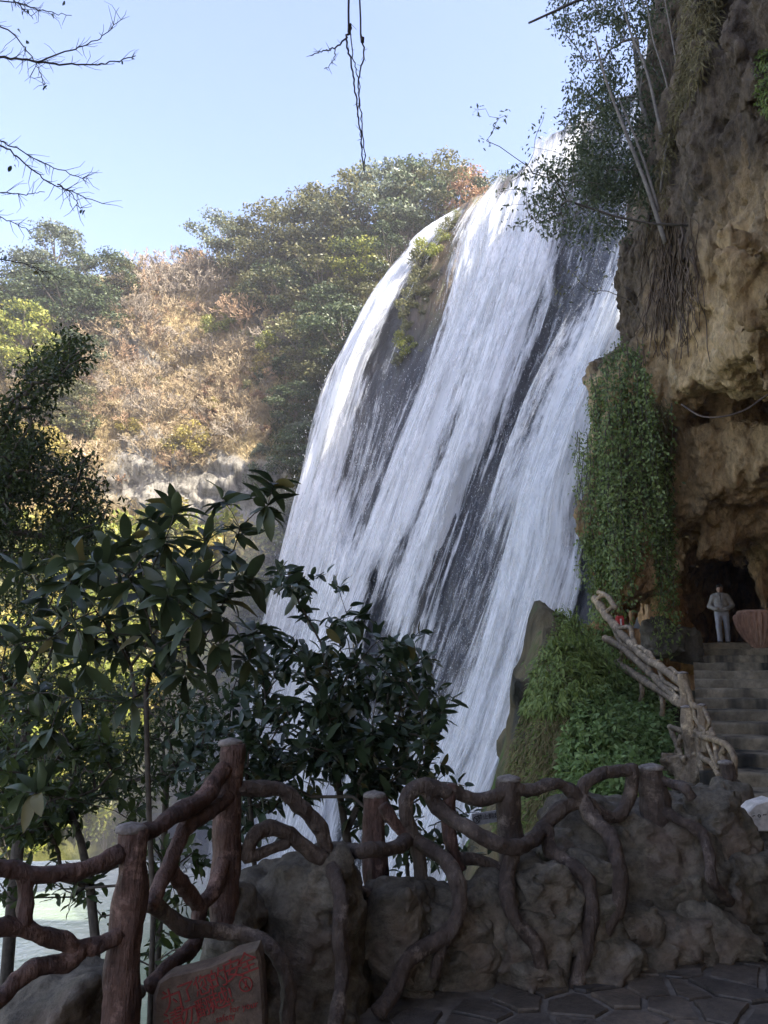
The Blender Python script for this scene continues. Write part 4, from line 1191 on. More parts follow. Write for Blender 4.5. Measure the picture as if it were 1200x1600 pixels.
# ------------------------------------------------------------------ the visitor on the steps
def cap_sdf(x, y, z, a, b, ra, rb, sq=(1, 1, 1)):
    a, b = np.array(a, float), np.array(b, float); d = b - a
    t_ = np.clip(((x - a[0]) * d[0] + (y - a[1]) * d[1] + (z - a[2]) * d[2]) / (d @ d + 1e-9), 0, 1)
    return np.sqrt(((x - a[0] - d[0] * t_) / sq[0]) ** 2 + ((y - a[1] - d[1] * t_) / sq[1]) ** 2 + ((z - a[2] - d[2] * t_) / sq[2]) ** 2) - (ra + (rb - ra) * t_)
def ell(x, y, z, c, r):
    return (np.sqrt(((x - c[0]) / r[0]) ** 2 + ((y - c[1]) / r[1]) ** 2 + ((z - c[2]) / r[2]) ** 2) - 1) * min(r)
def blend(fs, k):
    f = fs[0]
    for g_ in fs[1:]: f = smin(f, g_, k)
    return f
h = .014
lo = (-.42, -.30, -.02); x, y, z = grid3(lo, (.42, .34, 1.72), h)
L = lambda s: dict(sh=(s * .175, 0, 1.30), el=(s * .285, .03, 1.045), wr=(s * .15, -.13, .955), hp=(s * .085, 0, .86),
                   kn=(s * .10, -.05 if s < 0 else .0, .47), an=(s * .095, -.02 if s < 0 else .05, .085))
# facing -y
skin = [ell(x, y, z, (0, -.02, 1.52), (.076, .092, .112)), ell(x, y, z, (0, -.055, 1.465), (.05, .06, .055)), ell(x, y, z, (0, -.108, 1.505), (.013, .022, .022)),
        ell(x, y, z, (-.077, 0, 1.51), (.012, .02, .03)), ell(x, y, z, (.077, 0, 1.51), (.012, .02, .03)),
        cap_sdf(x, y, z, (0, .015, 1.44), (0, .02, 1.32), .05, .06), cap_sdf(x, y, z, (0, .0, 1.28), (0, 0, .92), .115, .10, (1.15, .75, 1))]
for s in (-1, 1):
    l = L(s)
    skin += [cap_sdf(x, y, z, l['sh'], l['el'], .045, .036), cap_sdf(x, y, z, l['el'], l['wr'], .036, .026), cap_sdf(x, y, z, l['wr'], (s * .10, -.165, .94), .028, .024),
             cap_sdf(x, y, z, l['hp'], l['kn'], .07, .05), cap_sdf(x, y, z, l['kn'], l['an'], .047, .032), cap_sdf(x, y, z, l['an'], (l['an'][0] + s * .015, l['an'][1] - .13, .035), .035, .03)]
f_body = blend(skin, .03)
coat = [cap_sdf(x, y, z, (0, .0, 1.25), (0, -.005, .93), .155, .16, (1.12, .78, 1)), cap_sdf(x, y, z, (-.12, 0, 1.315), (.12, 0, 1.315), .075, .075), cap_sdf(x, y, z, (0, -.10, .99), (0, -.12, .94), .09, .08, (1.3, .7, 1)),
        ell(x, y, z, (0, .075, 1.37), (.13, .085, .075)), cap_sdf(x, y, z, (-.07, -.06, 1.37), (.07, -.06, 1.37), .035, .035)]
for s in (-1, 1):
    l = L(s); coat += [cap_sdf(x, y, z, l['sh'], l['el'], .075, .062), cap_sdf(x, y, z, l['el'], l['wr'], .062, .05), cap_sdf(x, y, z, l['wr'], (s * .11, -.15, .95), .05, .05)]
f_coat = blend(coat, .035) + .007 * fbm(x * 14, y * 14, z * 10, 2, 71)
f_coat = smax(f_coat, .875 - z, .02); f_coat = smax(f_coat, z - 1.43, .02)
trs = [cap_sdf(x, y, z, (0, .0, .93), (0, .0, .84), .135, .13, (1.15, .85, 1))]
for s in (-1, 1):
    l = L(s); trs += [cap_sdf(x, y, z, l['hp'], l['kn'], .098, .074), cap_sdf(x, y, z, l['kn'], l['an'], .074, .062)]
f_trs = smax(blend(trs, .025) + .006 * fbm(x * 12, y * 12, z * 16, 2, 73), .085 - z, .01)
hair = [ell(x, y, z, (0, .012, 1.55), (.092, .105, .105)), ell(x, y, z, (0, -.06, 1.585), (.082, .055, .045))]
f_hair = smax(blend(hair, .03), 1.505 - z - (y + .06) * 1.0, .02) + .006 * fbm(x * 30, y * 30, z * 20, 2, 74)
shoes = []
for s in (-1, 1):
    l = L(s); a_ = l['an']; shoes += [cap_sdf(x, y, z, (a_[0], a_[1] + .03, .05), (a_[0] + s * .015, a_[1] - .14, .038), .052, .045), cap_sdf(x, y, z, (a_[0], a_[1], .10), (a_[0], a_[1], .06), .052, .052)]
f_sh = smax(blend(shoes, .02), -z, .005)
m_skin = flat_mat('skin', (.42, .27, .19)); m_hood = plain_mat('grey_fleece', (.27, .255, .235), (.36, .34, .315), 30, .95, .5, .01)
m_trs = plain_mat('pale_grey_cloth', (.33, .34, .38), (.44, .455, .50), 25, .95, .5, .01); m_hair = plain_mat('black_hair', (.008, .007, .007), (.02, .018, .016), 60, .5); m_shoe = plain_mat('black_shoe', (.012, .012, .013), (.03, .03, .032), 20, .5)
pp = P(1132, 1008, 21.15); pp[2] = NSTEP * RISER
person = empty('person', pp, 'person in a light grey hooded jacket and pale trousers standing at the cave mouth', 'person')
person.rotation_euler = (0, 0, math.radians(-22)); person.scale = (.98, .98, .98)
for nm, fld, mt in (('body', f_body, m_skin), ('hooded_jacket', f_coat, m_hood), ('trousers', f_trs, m_trs), ('hair', f_hair, m_hair), ('shoes', f_sh, m_shoe)):
    v_, q_ = surface_nets(fld, lo, h)
    obj(nm, make_mesh(nm, v_, [q_], True), mt, person)
mb = MB()
for s in (-1, 1):
    mb = MB(); tube(mb, [(s * .03, -.105, 1.525), (s * .03, -.112, 1.525)], .011, 8)
    obj('eye', mb.mesh('eye'), m_hair, person)
mb = MB(); tube(mb, catmull([(-.022, -.112, 1.462), (0, -.118, 1.46), (.022, -.112, 1.462)], 3), .005, 5)
obj('mouth', mb.mesh('mouth'), flat_mat('lips', (.3, .12, .1)), person)
mb = MB(); tube(mb, [(0, -.138, 1.36), (.005, -.148, 1.15), (0, -.165, .93)], .006, 5)
obj('zip', mb.mesh('zip'), m_shoe, person)
for s in (-1, 1):
    mb = MB(); tube(mb, catmull([(s * .045, -.10, 1.37), (s * .04, -.145, 1.28), (s * .035, -.145, 1.19)], 4), .005, 5)
    obj('drawstring', mb.mesh('drawstring'), m_white, person)
# ------------------------------------------------------------------ far trees and brush
def far_tree_parts(seed, H=10.0, spread=.36, clumps=18, per=230, leaf=.36, low=.30, flat=.62):
    r = np.random.default_rng(seed)
    tb, cb = MB(), MB()
    top = np.array([r.normal() * .05 * H, r.normal() * .05 * H, H * .72])
    trunk = catmull([(0, 0, -.6), (r.normal() * .02 * H, r.normal() * .02 * H, H * .25), (r.normal() * .03 * H, r.normal() * .03 * H, H * .48), top], 4)
    tube(tb, trunk, np.linspace(.022 * H, .007 * H, len(trunk)), 6, .08, seed)
    for k in range(clumps):
        a = 2 * np.pi * (k * .618 + r.random() * .15); zz = low + (1 - low) * (k + r.random()) / clumps
        rad = spread * H * (math.sin(math.pi * min(1, (zz - low) / (1 - low) * .86 + .14)) ** .6) * r.uniform(.55, 1.05)
        c = np.array([math.cos(a) * rad, math.sin(a) * rad, zz * H * .93]) + top * np.array([zz, zz, 0])
        s = H * r.uniform(.085, .15)
        j = min(len(trunk) - 1, int(zz * .8 * len(trunk)))
        lim = catmull([trunk[j], (trunk[j] + c) / 2 + np.array([0, 0, -.03 * H]), c], 3)
        tube(tb, lim, np.linspace(.007 * H, .0025 * H, len(lim)), 4, 0)
        n_ = int(per * (s / (.12 * H)) ** 2)
        d = rand_dirs(n_, r); d[:, 2] = np.where(d[:, 2] < -.3, -d[:, 2] * .5, d[:, 2])
        p = c + d * s * np.array([1.25, 1.25, flat]) * (r.random(n_) ** .4)[:, None] * (1 + .35 * vnoise(d[:, 0] * 2.2 + k, d[:, 1] * 2.2, d[:, 2] * 2.2, seed)[:, None])
        cards(cb, p, rand_dirs(n_, r) + np.array([0, 0, -.25]), d + rand_dirs(n_, r) * .7, leaf * r.uniform(.6, 1.2, n_), leaf * .55 * r.uniform(.7, 1.2, n_))
    return tb.mesh('trunk', True), cb.mesh('crown')

def bare_parts(seed, H=6.0, stems=7, fan=.55):
    r = np.random.default_rng(seed); mb = MB()
    cur = []
    for s in range(stems):
        d = unit(np.array([r.normal() * fan, r.normal() * fan, 1.0])); cur.append((np.array([r.normal() * .12, r.normal() * .12, -.5]), d, H * r.uniform(.35, .5), H * .009))
    for lvl in range(5):
        nxt, p0, p1, r0, r1 = [], [], [], [], []
        for p, d, l, ra in cur:
            q = p + d * l * .5; d2 = unit(d + r.normal(size=3) * .16); e = q + d2 * l * .5
            p0 += [p, q]; p1 += [q, e]; r0 += [ra, ra * .85]; r1 += [ra * .85, ra * .65]
            if lvl < 4:
                for c in range(3):
                    b = p + (e - p) * r.uniform(.45, 1.0)
                    nd = unit(d2 + r.normal(size=3) * .55 + np.array([0, 0, .22]))
                    nxt.append((b, nd, l * r.uniform(.45, .68), ra * .58))
        twigs(mb, p0, p1, np.maximum(r0, .034), np.maximum(r1, .026), 3)
        cur = nxt
    return mb.mesh('twigs')

def bush_parts(seed, H=3.0, per=160, leaf=.3, clumps=9):
    r = np.random.default_rng(seed); cb, tb = MB(), MB()
    for k in range(clumps):
        a = r.random() * 6.28; rad = H * .55 * math.sqrt(r.random())
        c = np.array([math.cos(a) * rad, math.sin(a) * rad, H * r.uniform(.2, .85) * (1 - .45 * rad / H)]); s = H * r.uniform(.18, .3)
        tube(tb, catmull([(c[0] * .1, c[1] * .1, -.4), c * np.array([.6, .6, .5]), c], 3), np.linspace(.03, .012, 7), 4)
        d = rand_dirs(per, r); p = c + d * s * np.array([1.1, 1.1, .8]) * (r.random(per) ** .4)[:, None]
        cards(cb, p, rand_dirs(per, r), d + rand_dirs(per, r) * .7, leaf * r.uniform(.6, 1.2, per), leaf * .5)
    return tb.mesh('stems'), cb.mesh('foliage')

m_trunk = plain_mat('grey_trunk', (.10, .085, .07), (.20, .17, .14), 1.5)
LM = {
    'dark green': leaf_mat('leaf_dark_green', (.035, .06, .026), (.07, .10, .042), (.115, .14, .06), .25),
    'olive': leaf_mat('leaf_olive', (.075, .085, .032), (.145, .15, .06), (.22, .205, .09), .3),
    'yellow-green': leaf_mat('leaf_yellow_green', (.12, .15, .03), (.24, .27, .05), (.36, .34, .08), .35),
    'golden': leaf_mat('leaf_golden', (.22, .19, .05), (.36, .30, .08), (.46, .38, .12), .35),
    'rust': leaf_mat('leaf_rust', (.16, .09, .05), (.28, .16, .09), (.36, .24, .14), .3),
    'grey-green': leaf_mat('leaf_grey_green', (.075, .10, .065), (.13, .155, .10), (.19, .21, .14), .25),
    'tan': leaf_mat('leaf_tan', (.26, .20, .105), (.40, .325, .185), (.50, .42, .25), .3),
}
def twig_mat(name, c0, c1):
    t = NT(name); oi = t.new('ShaderNodeObjectInfo')
    return t.done(t.principled(t.ramp(oi.outputs['Random'], [(0, c0), (1, c1)]), .9, None, .15))
TW = {'tan': twig_mat('twig_tan', (.28, .215, .13), (.48, .385, .25)), 'grey': twig_mat('twig_grey', (.22, .185, .14), (.38, .325, .255)), 'reddish': twig_mat('twig_reddish', (.28, .19, .12), (.44, .31, .20))}

TREE_MESH = [far_tree_parts(200 + i, 10, sp, cl, pe) for i, (sp, cl, pe) in enumerate([(.36, 18, 230), (.30, 20, 230), (.42, 20, 220), (.26, 15, 190), (.38, 24, 210)])]
BARE_MESH = [bare_parts(300 + i, 6, st, fn_) for i, (st, fn_) in enumerate([(7, .5), (9, .7), (5, .4), (8, .9)])]
BUSH_MESH = [bush_parts(400 + i) for i in range(4)]
_cache = {}
def recolour(me, mat):
    k = (me.name, mat.name)
    if k not in _cache:
        m2 = me.copy(); m2.materials.clear(); m2.materials.append(mat); _cache[k] = m2
    return _cache[k]

def on_hill(px, py):
    d = Vector(ray(px, py)).normalized()
    hit = HILL.ray_cast(Vector(EYE), d)
    return None if hit[0] is None else np.array(hit[0])

HILLR = np.random.default_rng(17)
def place_tree(px, yb, yt, kind, var, label=None, group=None, squash=1.0):
    p = on_hill(px, yb); k = 0
    while p is None and k < 30: k += 1; p = on_hill(px, yb + k * 6)
    if p is None: return
    zc = proj(p)[2]
    py = proj(p)[1]
    H = (py - yt) * zc / F / .97
    o = empty('tree', p, label or f'{kind} tree', 'tree', group)
    s = H / 10.0
    o.scale = (s * squash, s * squash, s); o.rotation_euler = (0, 0, HILLR.random() * 6.28)
    tr, cr = TREE_MESH[var % 5]
    obj('trunk', recolour(tr, m_trunk), None, o); obj('crown', recolour(cr, LM[kind]), None, o)
    return o

ORD = ['first', 'second', 'third', 'fourth', 'fifth', 'sixth', 'seventh', 'eighth', 'ninth', 'tenth', 'eleventh', 'twelfth', 'thirteenth', 'fourteenth', 'fifteenth', 'sixteenth', 'seventeenth', 'eighteenth', 'nineteenth', 'twentieth', 'twenty-first', 'twenty-second', 'twenty-third', 'twenty-fourth', 'twenty-fifth', 'twenty-sixth', 'twenty-seventh', 'twenty-eighth', 'twenty-ninth', 'thirtieth', 'thirty-first', 'thirty-second']
SKY = [(-40, 500, 400, 'olive', 0, 1.3), (28, 500, 388, 'grey-green', 3, 1.3), (92, 480, 342, 'grey-green', 1, 1.15), (62, 520, 410, 'dark green', 4, 1.4), (145, 500, 383, 'dark green', 2, 1.2), (190, 480, 400, 'olive', 0, 1.1), (352, 455, 322, 'grey-green', 2, 1.1), (392, 460, 340, 'olive', 1, 1.3),
       (432, 455, 318, 'olive', 4, 1.2), (480, 440, 293, 'olive', 0, 1.2), (520, 430, 290, 'grey-green', 1, 1.3), (556, 420, 272, 'olive', 2, 1.2), (603, 420, 237, 'grey-green', 4, 1.05), (640, 410, 247, 'dark green', 0, 1.2), (682, 400, 250, 'olive', 2, 1.2), (722, 400, 252, 'rust', 1, 1.0), (752, 390, 272, 'dark green', 3, 1.0), (790, 380, 262, 'dark green', 3, .9)]
for i, (px, yb, yt, kd, var, sq) in enumerate(SKY):
    place_tree(px, yb, yt, kd, var, f'{kd} tree on the far skyline ridge, {ORD[i]} from the left', 'trees along the far ridge', sq)
SLOPE = [(-30, 610, 500, 'yellow-green', 1, 1.4), (18, 630, 465, 'yellow-green', 0, 1.1), (50, 560, 440, 'dark green', 2, 1.5), (105, 560, 425, 'dark green', 4, 1.6), (150, 545, 450, 'dark green', 0, 1.5), (120, 610, 520, 'dark green', 2, 1.3), (80, 660, 560, 'olive', 3, 1.3), (115, 690, 600, 'olive', 1, 1.2), (30, 760, 660, 'golden', 0, 1.5),
         (410, 520, 420, 'olive', 0, 1.4), (450, 530, 405, 'dark green', 4, 1.3), (495, 520, 385, 'olive', 2, 1.4), (470, 600, 490, 'olive', 4, 1.4), (520, 560, 450, 'dark green', 1, 1.5), (558, 490, 362, 'yellow-green', 0, 1.2), (600, 470, 350, 'dark green', 2, 1.2), (640, 430, 330, 'dark green', 4, 1.2), (505, 640, 540, 'olive', 0, 1.5), (460, 680, 600, 'dark green', 2, 1.5), (475, 770, 660, 'dark green', 4, 1.3), (540, 620, 470, 'dark green', 0, 1.3), (578, 520, 420, 'olive', 1, 1.3)]
for i, (px, yb, yt, kd, var, sq) in enumerate(sorted(SLOPE)):
    place_tree(px, yb, yt, kd, var, f'{kd} tree on the far slope below the skyline, {ORD[i]} from the left', 'trees on the far slope', sq)

def scatter_thing(name, px, py, meshes, mat_map, h, label, cat, group, H0):
    p = on_hill(px, py)
    if p is None: return
    o = empty(name, p, label, cat, group); s = h / H0
    o.scale = (s * HILLR.uniform(.9, 1.3), s * HILLR.uniform(.9, 1.3), s); o.rotation_euler = (HILLR.normal() * .15, HILLR.normal() * .15, HILLR.random() * 6.28)
    for nm, me, mt in zip(('stems', 'foliage') if len(meshes) == 2 else ('twigs',), meshes, mat_map):
        obj(nm, recolour(me, mt), None, o)
    return o
def zone(px, py, xr, yr):
    a = ['left', 'centre left', 'centre', 'centre right', 'right'][int(np.clip((px - xr[0]) / (xr[1] - xr[0]) * 5, 0, 4))]
    b = ['topmost band', 'upper band', 'middle band', 'lower band', 'lowest band'][int(np.clip((py - yr[0]) / (yr[1] - yr[0]) * 5, 0, 4))]
    return f'{b}, {a}'
# leafless shrubs
bare_n = 0
for px, py in [(215, 470), (235, 475), (262, 480), (285, 500), (305, 470), (330, 470), (300, 445), (275, 455), (250, 440), (320, 440), (180, 470), (195, 445), (210, 440), (228, 440), (245, 450), (268, 436), (288, 440), (312, 436), (335, 440), (300, 455), (255, 460), (385, 520), (420, 560), (440, 545)]:
    scatter_thing('bare_shrub', px, py, [BARE_MESH[bare_n % 4]], [TW['grey' if bare_n % 3 else 'reddish']], HILLR.uniform(6, 9.5), 'tall leafless shrub near the top of the far slope, ' + ORD[bare_n] + ' of the row', 'shrub', 'leafless shrubs below the ridge', 6.0); bare_n += 1
while bare_n < 175:
    px, py = HILLR.uniform(120, 480), HILLR.uniform(470, 740)
    if px > 400 + (740 - py) * .2 or py > 690 and px > 330: continue
    kd = ['tan', 'tan', 'reddish', 'grey'][int(HILLR.integers(4))]
    scatter_thing('bare_shrub', px, py, [BARE_MESH[bare_n % 4]], [TW[kd]], HILLR.uniform(3.2, 6.5), f'leafless {kd} shrub among dry brush on the far hillside, ' + zone(px, py, (120, 480), (470, 740)), 'shrub', 'leafless shrubs on the hillside', 6.0); bare_n += 1
# leafy bushes
for i, (px, py, h_, kd) in enumerate([(335, 530, 4.5, 'yellow-green'), (362, 520, 4.0, 'yellow-green'), (415, 570, 5.5, 'yellow-green'), (408, 590, 4.5, 'golden'), (285, 720, 5.5, 'golden'), (312, 700, 4.5, 'golden'), (260, 712, 3.5, 'tan'), (120, 640, 5, 'olive'), (95, 690, 6, 'olive'), (130, 700, 5, 'olive'), (70, 730, 6, 'golden'), (110, 750, 5.5, 'tan'), (345, 905, 8, 'golden'), (320, 890, 6.5, 'yellow-green'), (370, 930, 6, 'yellow-green'), (190, 760, 4, 'rust')]):
    scatter_thing('leafy_bush', px, py, BUSH_MESH[i % 4], [m_trunk, LM[kd]], h_, f'{kd} leafy bush on the far hillside, ' + ['left of the falls under the ridge', 'tucked right beside it under the ridge', 'upper one near the slope shade', 'lower one near the slope shade', 'above the grey rock outcrop', 'right end above the grey outcrop', 'left end above the grey outcrop', 'highest behind the dark tree', 'middle behind the dark tree', 'right of the dark tree tip', 'lowest behind the dark tree', 'below the dark tree tip', 'below the overhang in sun', 'left below the overhang', 'nearest the falls base', 'left of the grey outcrop'][i], 'bush', 'leafy bushes on the hillside', 3.0)
nb = 0
while nb < 120:
    px, py = HILLR.uniform(-60, 430), HILLR.uniform(850, 1345)
    kd = ['yellow-green', 'golden', 'yellow-green', 'olive', 'yellow-green'][int(HILLR.integers(5))]
    scatter_thing('leafy_bush', px, py, BUSH_MESH[nb % 4], [m_trunk, LM[kd]], HILLR.uniform(4, 8.5), f'{kd} sunlit bush on the low bank behind the foreground leaves, ' + zone(px, py, (-60, 400), (800, 1300)), 'bush', 'bushes on the low bank', 3.0); nb += 1
nb = 0
while nb < 46:
    px, py = HILLR.uniform(390, 520), HILLR.uniform(540, 960)
    kd = ['dark green', 'olive', 'dark green', 'grey-green'][int(HILLR.integers(4))]
    scatter_thing('leafy_bush', px, py, BUSH_MESH[nb % 4], [m_trunk, LM[kd]], HILLR.uniform(2, 4.5), f'{kd} bush on the shaded slope left of the falls, ' + zone(px, py, (390, 520), (540, 960)), 'bush', 'bushes on the shaded slope', 3.0); nb += 1
nb = 0
while nb < 70:
    px, py = HILLR.uniform(-60, 440), HILLR.uniform(450, 720)
    if 170 < px and 690 < py: continue
    kd = ['tan', 'olive', 'tan', 'rust', 'tan', 'golden'][int(HILLR.integers(6))]
    scatter_thing('dry_bush', px, py, BUSH_MESH[nb % 4], [m_trunk, LM[kd]], HILLR.uniform(1.4, 3.2), f'low {kd} bush with withered leaves on the sunlit slope, ' + zone(px, py, (-60, 440), (450, 720)), 'bush', 'withered bushes on the slope', 3.0); nb += 1

# uncountable dry brush
ii = HILLR.integers(30, HP.shape[0] - 40, 130000); jj = HILLR.integers(30, HP.shape[1] - 1, 130000)
a, b = HILLR.random(130000)[:, None], HILLR.random(130000)[:, None]
ii2 = np.minimum(ii + 1, HP.shape[0] - 1); jj2 = np.minimum(jj + 1, HP.shape[1] - 1)
p = HP[ii, jj] * (1 - a) * (1 - b) + HP[ii2, jj] * a * (1 - b) + HP[ii, jj2] * (1 - a) * b + HP[ii2, jj2] * a * b
px, py, _ = proj(p)
ok = (px > -80) & (px < 660) & (py > 380) & (py < 1000)
rk = np.clip(rockmask.reshape(HP.shape[:2])[ii, jj], 0, 1)
ok &= HILLR.random(130000) > rk * 1.3
p, px, py = p[ok], px[ok], py[ok]
n_ = len(p)
green = vnoise(p[:, 0] * .09, p[:, 1] * .09, p[:, 2] * .09, 77) + np.clip((px - 380) / 80, -.6, .9) + np.clip((150 - px) / 200, -.2, .5) > .42
up = unit(rand_dirs(n_, HILLR) * np.array([.9, .9, .5]) + np.array([0, -.35, .75]))
for nm, sel, c3, lab in (('dry_brush', ~green, ((.25, .19, .095), (.42, .33, .18), (.56, .46, .28)), 'tangled tan dry brush covering the far hillside'), ('undergrowth', green, ((.05, .06, .02), (.11, .115, .035), (.2, .18, .07)), 'low green undergrowth covering the far slope')):
    q = p[sel]; L_ = HILLR.uniform(.5, 1.7, len(q)); mb = MB()
    cards(mb, q + up[sel] * L_[:, None] * .45, up[sel], rand_dirs(len(q), HILLR), L_, HILLR.uniform(.05, .16, len(q)) if nm == 'dry_brush' else HILLR.uniform(.15, .4, len(q)))
    obj(nm, mb.mesh(nm), leaf_mat(nm, *c3, .25, .9, .1), label=lab, cat='brush' if nm == 'dry_brush' else 'undergrowth', kind='stuff')

# grass tufts on the dry rock at the lip of the falls
def on_falls(px, py):
    hit = FALLS.ray_cast(Vector(EYE), Vector(ray(px, py)).normalized())
    return None if hit[0] is None else (np.array(hit[0]), np.array(hit[1]))
for i, (px, py, h_) in enumerate([(668, 410, 3.4), (655, 445, 3.0), (648, 480, 2.6), (690, 380, 2.2), (705, 358, 1.8), (636, 520, 2.0), (640, 560, 2.4), (675, 440, 2.4), (660, 425, 3.2), (680, 405, 2.6), (640, 500, 2.8), (652, 465, 2.8), (632, 545, 2.4), (622, 575, 2.2), (700, 370, 2.0), (715, 345, 1.6)]):
    r = on_falls(px, py)
    if r is None: continue
    o = empty('lip_bush', r[0], 'green tuft on the brown rock at the top of the falls, ' + ORD[i] + ' of the group', 'bush', 'tufts on the dry rock of the falls')
    o.scale = (h_ / 3,) * 3
    obj('stems', recolour(BUSH_MESH[i % 4][0], m_trunk), None, o); obj('foliage', recolour(BUSH_MESH[i % 4][1], LM['olive' if i % 3 else 'yellow-green']), None, o)
# ------------------------------------------------------------------ bank below the railing
edge = catmull([(-9, .5), (-4.6, 2.2), (-2.2, 2.75), (-1.2, 3.3), (-.6, 4.0), (.2, 4.75), (2.3, 5.7), (3.2, 7.0), (3.9, 10.5)], 8)
tan_ = unit(np.gradient(edge, axis=0)); nrm_ = np.c_[-tan_[:, 1], tan_[:, 0]]
rows = []
for d, z in ((-.35, -.12), (.0, -.2), (.25, -.5), (.8, -1.6), (2, -4), (5, -9.5), (9, -15), (14, -19.5)):
    e = edge + nrm_ * d
    rows.append(np.c_[e, np.full(len(e), z) + .25 * min(1, abs(d)) * fbm(e[:, 0] * .8, e[:, 1] * .8, z, 3, 91)])
BK = np.array(rows)
m_bank = rock_mat('bank_soil', [(.3, (.025, .022, .014)), (.55, (.06, .05, .03)), (.75, (.07, .085, .03))], 1.2, (1, 1, 1), .8, .1)
obj('bank', make_mesh('bank', BK.reshape(-1, 3), [grid_faces(*BK.shape[:2])], True), m_bank, kind='structure')

# ------------------------------------------------------------------ growing a plant towards its leaf tips
def grow(base_pts, targets, r_tip, r, wig=.06, bias=.35, up=.06, power=2.3, sides=6, knob=.06):
    """branches from a trunk polyline to every tip; returns one mesh and the tip directions"""
    nodes = [np.array(p, float) for p in base_pts]; par = [-1] + list(range(len(nodes) - 1))
    plen = [0.0]
    for i in range(1, len(nodes)): plen.append(plen[-1] + np.linalg.norm(nodes[i] - nodes[i - 1]))
    order = np.argsort(np.linalg.norm(targets - nodes[-1], axis=1))
    tips = np.zeros(len(targets), int)
    for ti in order:
        t_ = targets[ti]; A = np.array(nodes)
        dist = np.linalg.norm(A - t_, axis=1) + bias * np.array(plen)
        k = int(np.argmin(dist)); L = np.linalg.norm(t_ - nodes[k])
        m = int(np.clip(L / .22, 2, 7)); p0 = nodes[k]; last = k
        for s in range(1, m + 1):
            f = s / m
            q = p0 + (t_ - p0) * f + np.array([0, 0, up * L * math.sin(math.pi * f)]) + (r.normal(size=3) * wig * L * (.5 if s < m else 0))
            nodes.append(q); par.append(last); plen.append(plen[last] + L / m); last = len(nodes) - 1
        tips[ti] = last
    cnt = np.zeros(len(nodes))
    for t_ in tips:
        k = t_
        while k >= 0: cnt[k] += 1; k = par[k]
    rad = r_tip * np.maximum(cnt, 1) ** (1 / power)
    ch = {}
    for i, p in enumerate(par): ch.setdefault(p, []).append(i)
    mb = MB(); stack = [(0, -1)]
    while stack:
        i, p = stack.pop(); line = ([p] if p >= 0 else []) + [i]
        while i in ch:
            kids = sorted(ch[i], key=lambda c: -cnt[c])
            for c in kids[1:]: stack.append((c, i))
            i = kids[0]; line.append(i)
        if len(line) > 1:
            rr = rad[line].copy()
            if p >= 0: rr[0] = min(rr[0], rr[1] * 1.15)
            tube(mb, np.array([nodes[j] for j in line]), rr, sides, knob, len(line))
    N = np.array(nodes)
    td = unit(N[tips] - N[[par[t_] for t_ in tips]])
    return mb, td

def in_poly(px, py, poly):
    poly = np.array(poly, float); c = np.zeros(len(px), bool); j = len(poly) - 1
    for i in range(len(poly)):
        xi, yi = poly[i]; xj, yj = poly[j]
        m = ((yi > py) != (yj > py)) & (px < (xj - xi) * (py - yi) / (yj - yi + 1e-9) + xi)
        c ^= m; j = i
    return c
def poly_px(poly, n, r):
    poly = np.array(poly, float); lo, hi = poly.min(0), poly.max(0); X = np.zeros((0, 2))
    while len(X) < n:
        q = r.uniform(lo, hi, (n * 3, 2)); X = np.concatenate([X, q[in_poly(q[:, 0], q[:, 1], poly)]])
    return X[:n]

def big_leaf(seed, wid=.30, curl=.22):
    """one broad leaf along +Y with a midrib fold, a drooping tip and wavy edge"""
    r = np.random.default_rng(seed); n = 7
    s = np.linspace(0, 1, n); w = wid * .5 * np.sin(np.pi * np.clip(s * .93 + .05, 0, 1)) ** .75; w[0] = .012; w[-1] = .004
    z = -curl * s ** 2 + .02 * np.sin(s * 9 + seed)
    v = []
    for i in range(n):
        e = .05 * w[i] * r.normal()
        v += [(-w[i], s[i], z[i] + .28 * w[i] + e), (0, s[i], z[i]), (w[i], s[i], z[i] + .28 * w[i] - e)]
    f = []
    for i in range(n - 1):
        a = i * 3; f += [(a, a + 1, a + 4, a + 3), (a + 1, a + 2, a + 5, a + 4)]
    return np.array(v), np.array(f)

def leaf_frames(d, r, up=(0, 0, 1), jit=.45):
    d = unit(d); u = unit(np.array(up) + r.normal(size=d.shape) * jit)
    x = unit(np.cross(d, u)); z = np.cross(x, d)
    return x, d, z
def leaf_objects(parent, name, shapes, pos, d, L, mat, r, limit=300, jit=.45):
    """the leaves that show largest become parts of their own, the rest one joined part"""
    x, y, z = leaf_frames(d, r, jit=jit)
    base = np.array(parent.location)
    px, py, zc = proj(pos)
    inv = (px > -40) & (px < 1240) & (py > -40) & (py < 1640)
    score = np.where(inv, L / zc, 0); order = np.argsort(-score)
    meshes = []
    for v, f in shapes:
        me = make_mesh(name, v, [f], True); me.materials.append(mat); meshes.append(me)
    for k in order[:limit]:
        o = bpy.data.objects.new(name, meshes[k % len(meshes)]); COL.objects.link(o); o.parent = parent
        M = Matrix.Identity(4)
        for a, c in enumerate((x[k], y[k], z[k])):
            for b_ in range(3): M[b_][a] = c[b_] * L[k]
        for b_ in range(3): M[b_][3] = pos[k][b_] - base[b_]
        o.matrix_basis = M
    rest = order[limit:]
    if len(rest):
        mb = MB()
        for s_ in range(len(shapes)):
            q = rest[rest % len(shapes) == s_]
            if not len(q): continue
            v, f = shapes[s_]
            V = pos[q][:, None] + L[q][:, None, None] * (v[None, :, :1] * x[q][:, None] + v[None, :, 1:2] * y[q][:, None] + v[None, :, 2:] * z[q][:, None])
            F_ = (f[None] + (np.arange(len(q)) * len(v))[:, None, None]).reshape(-1, f.shape[1])
            mb.add(V.reshape(-1, 3), F_)
        obj('foliage', mb.mesh('foliage', True, base), mat, parent, kind='stuff')

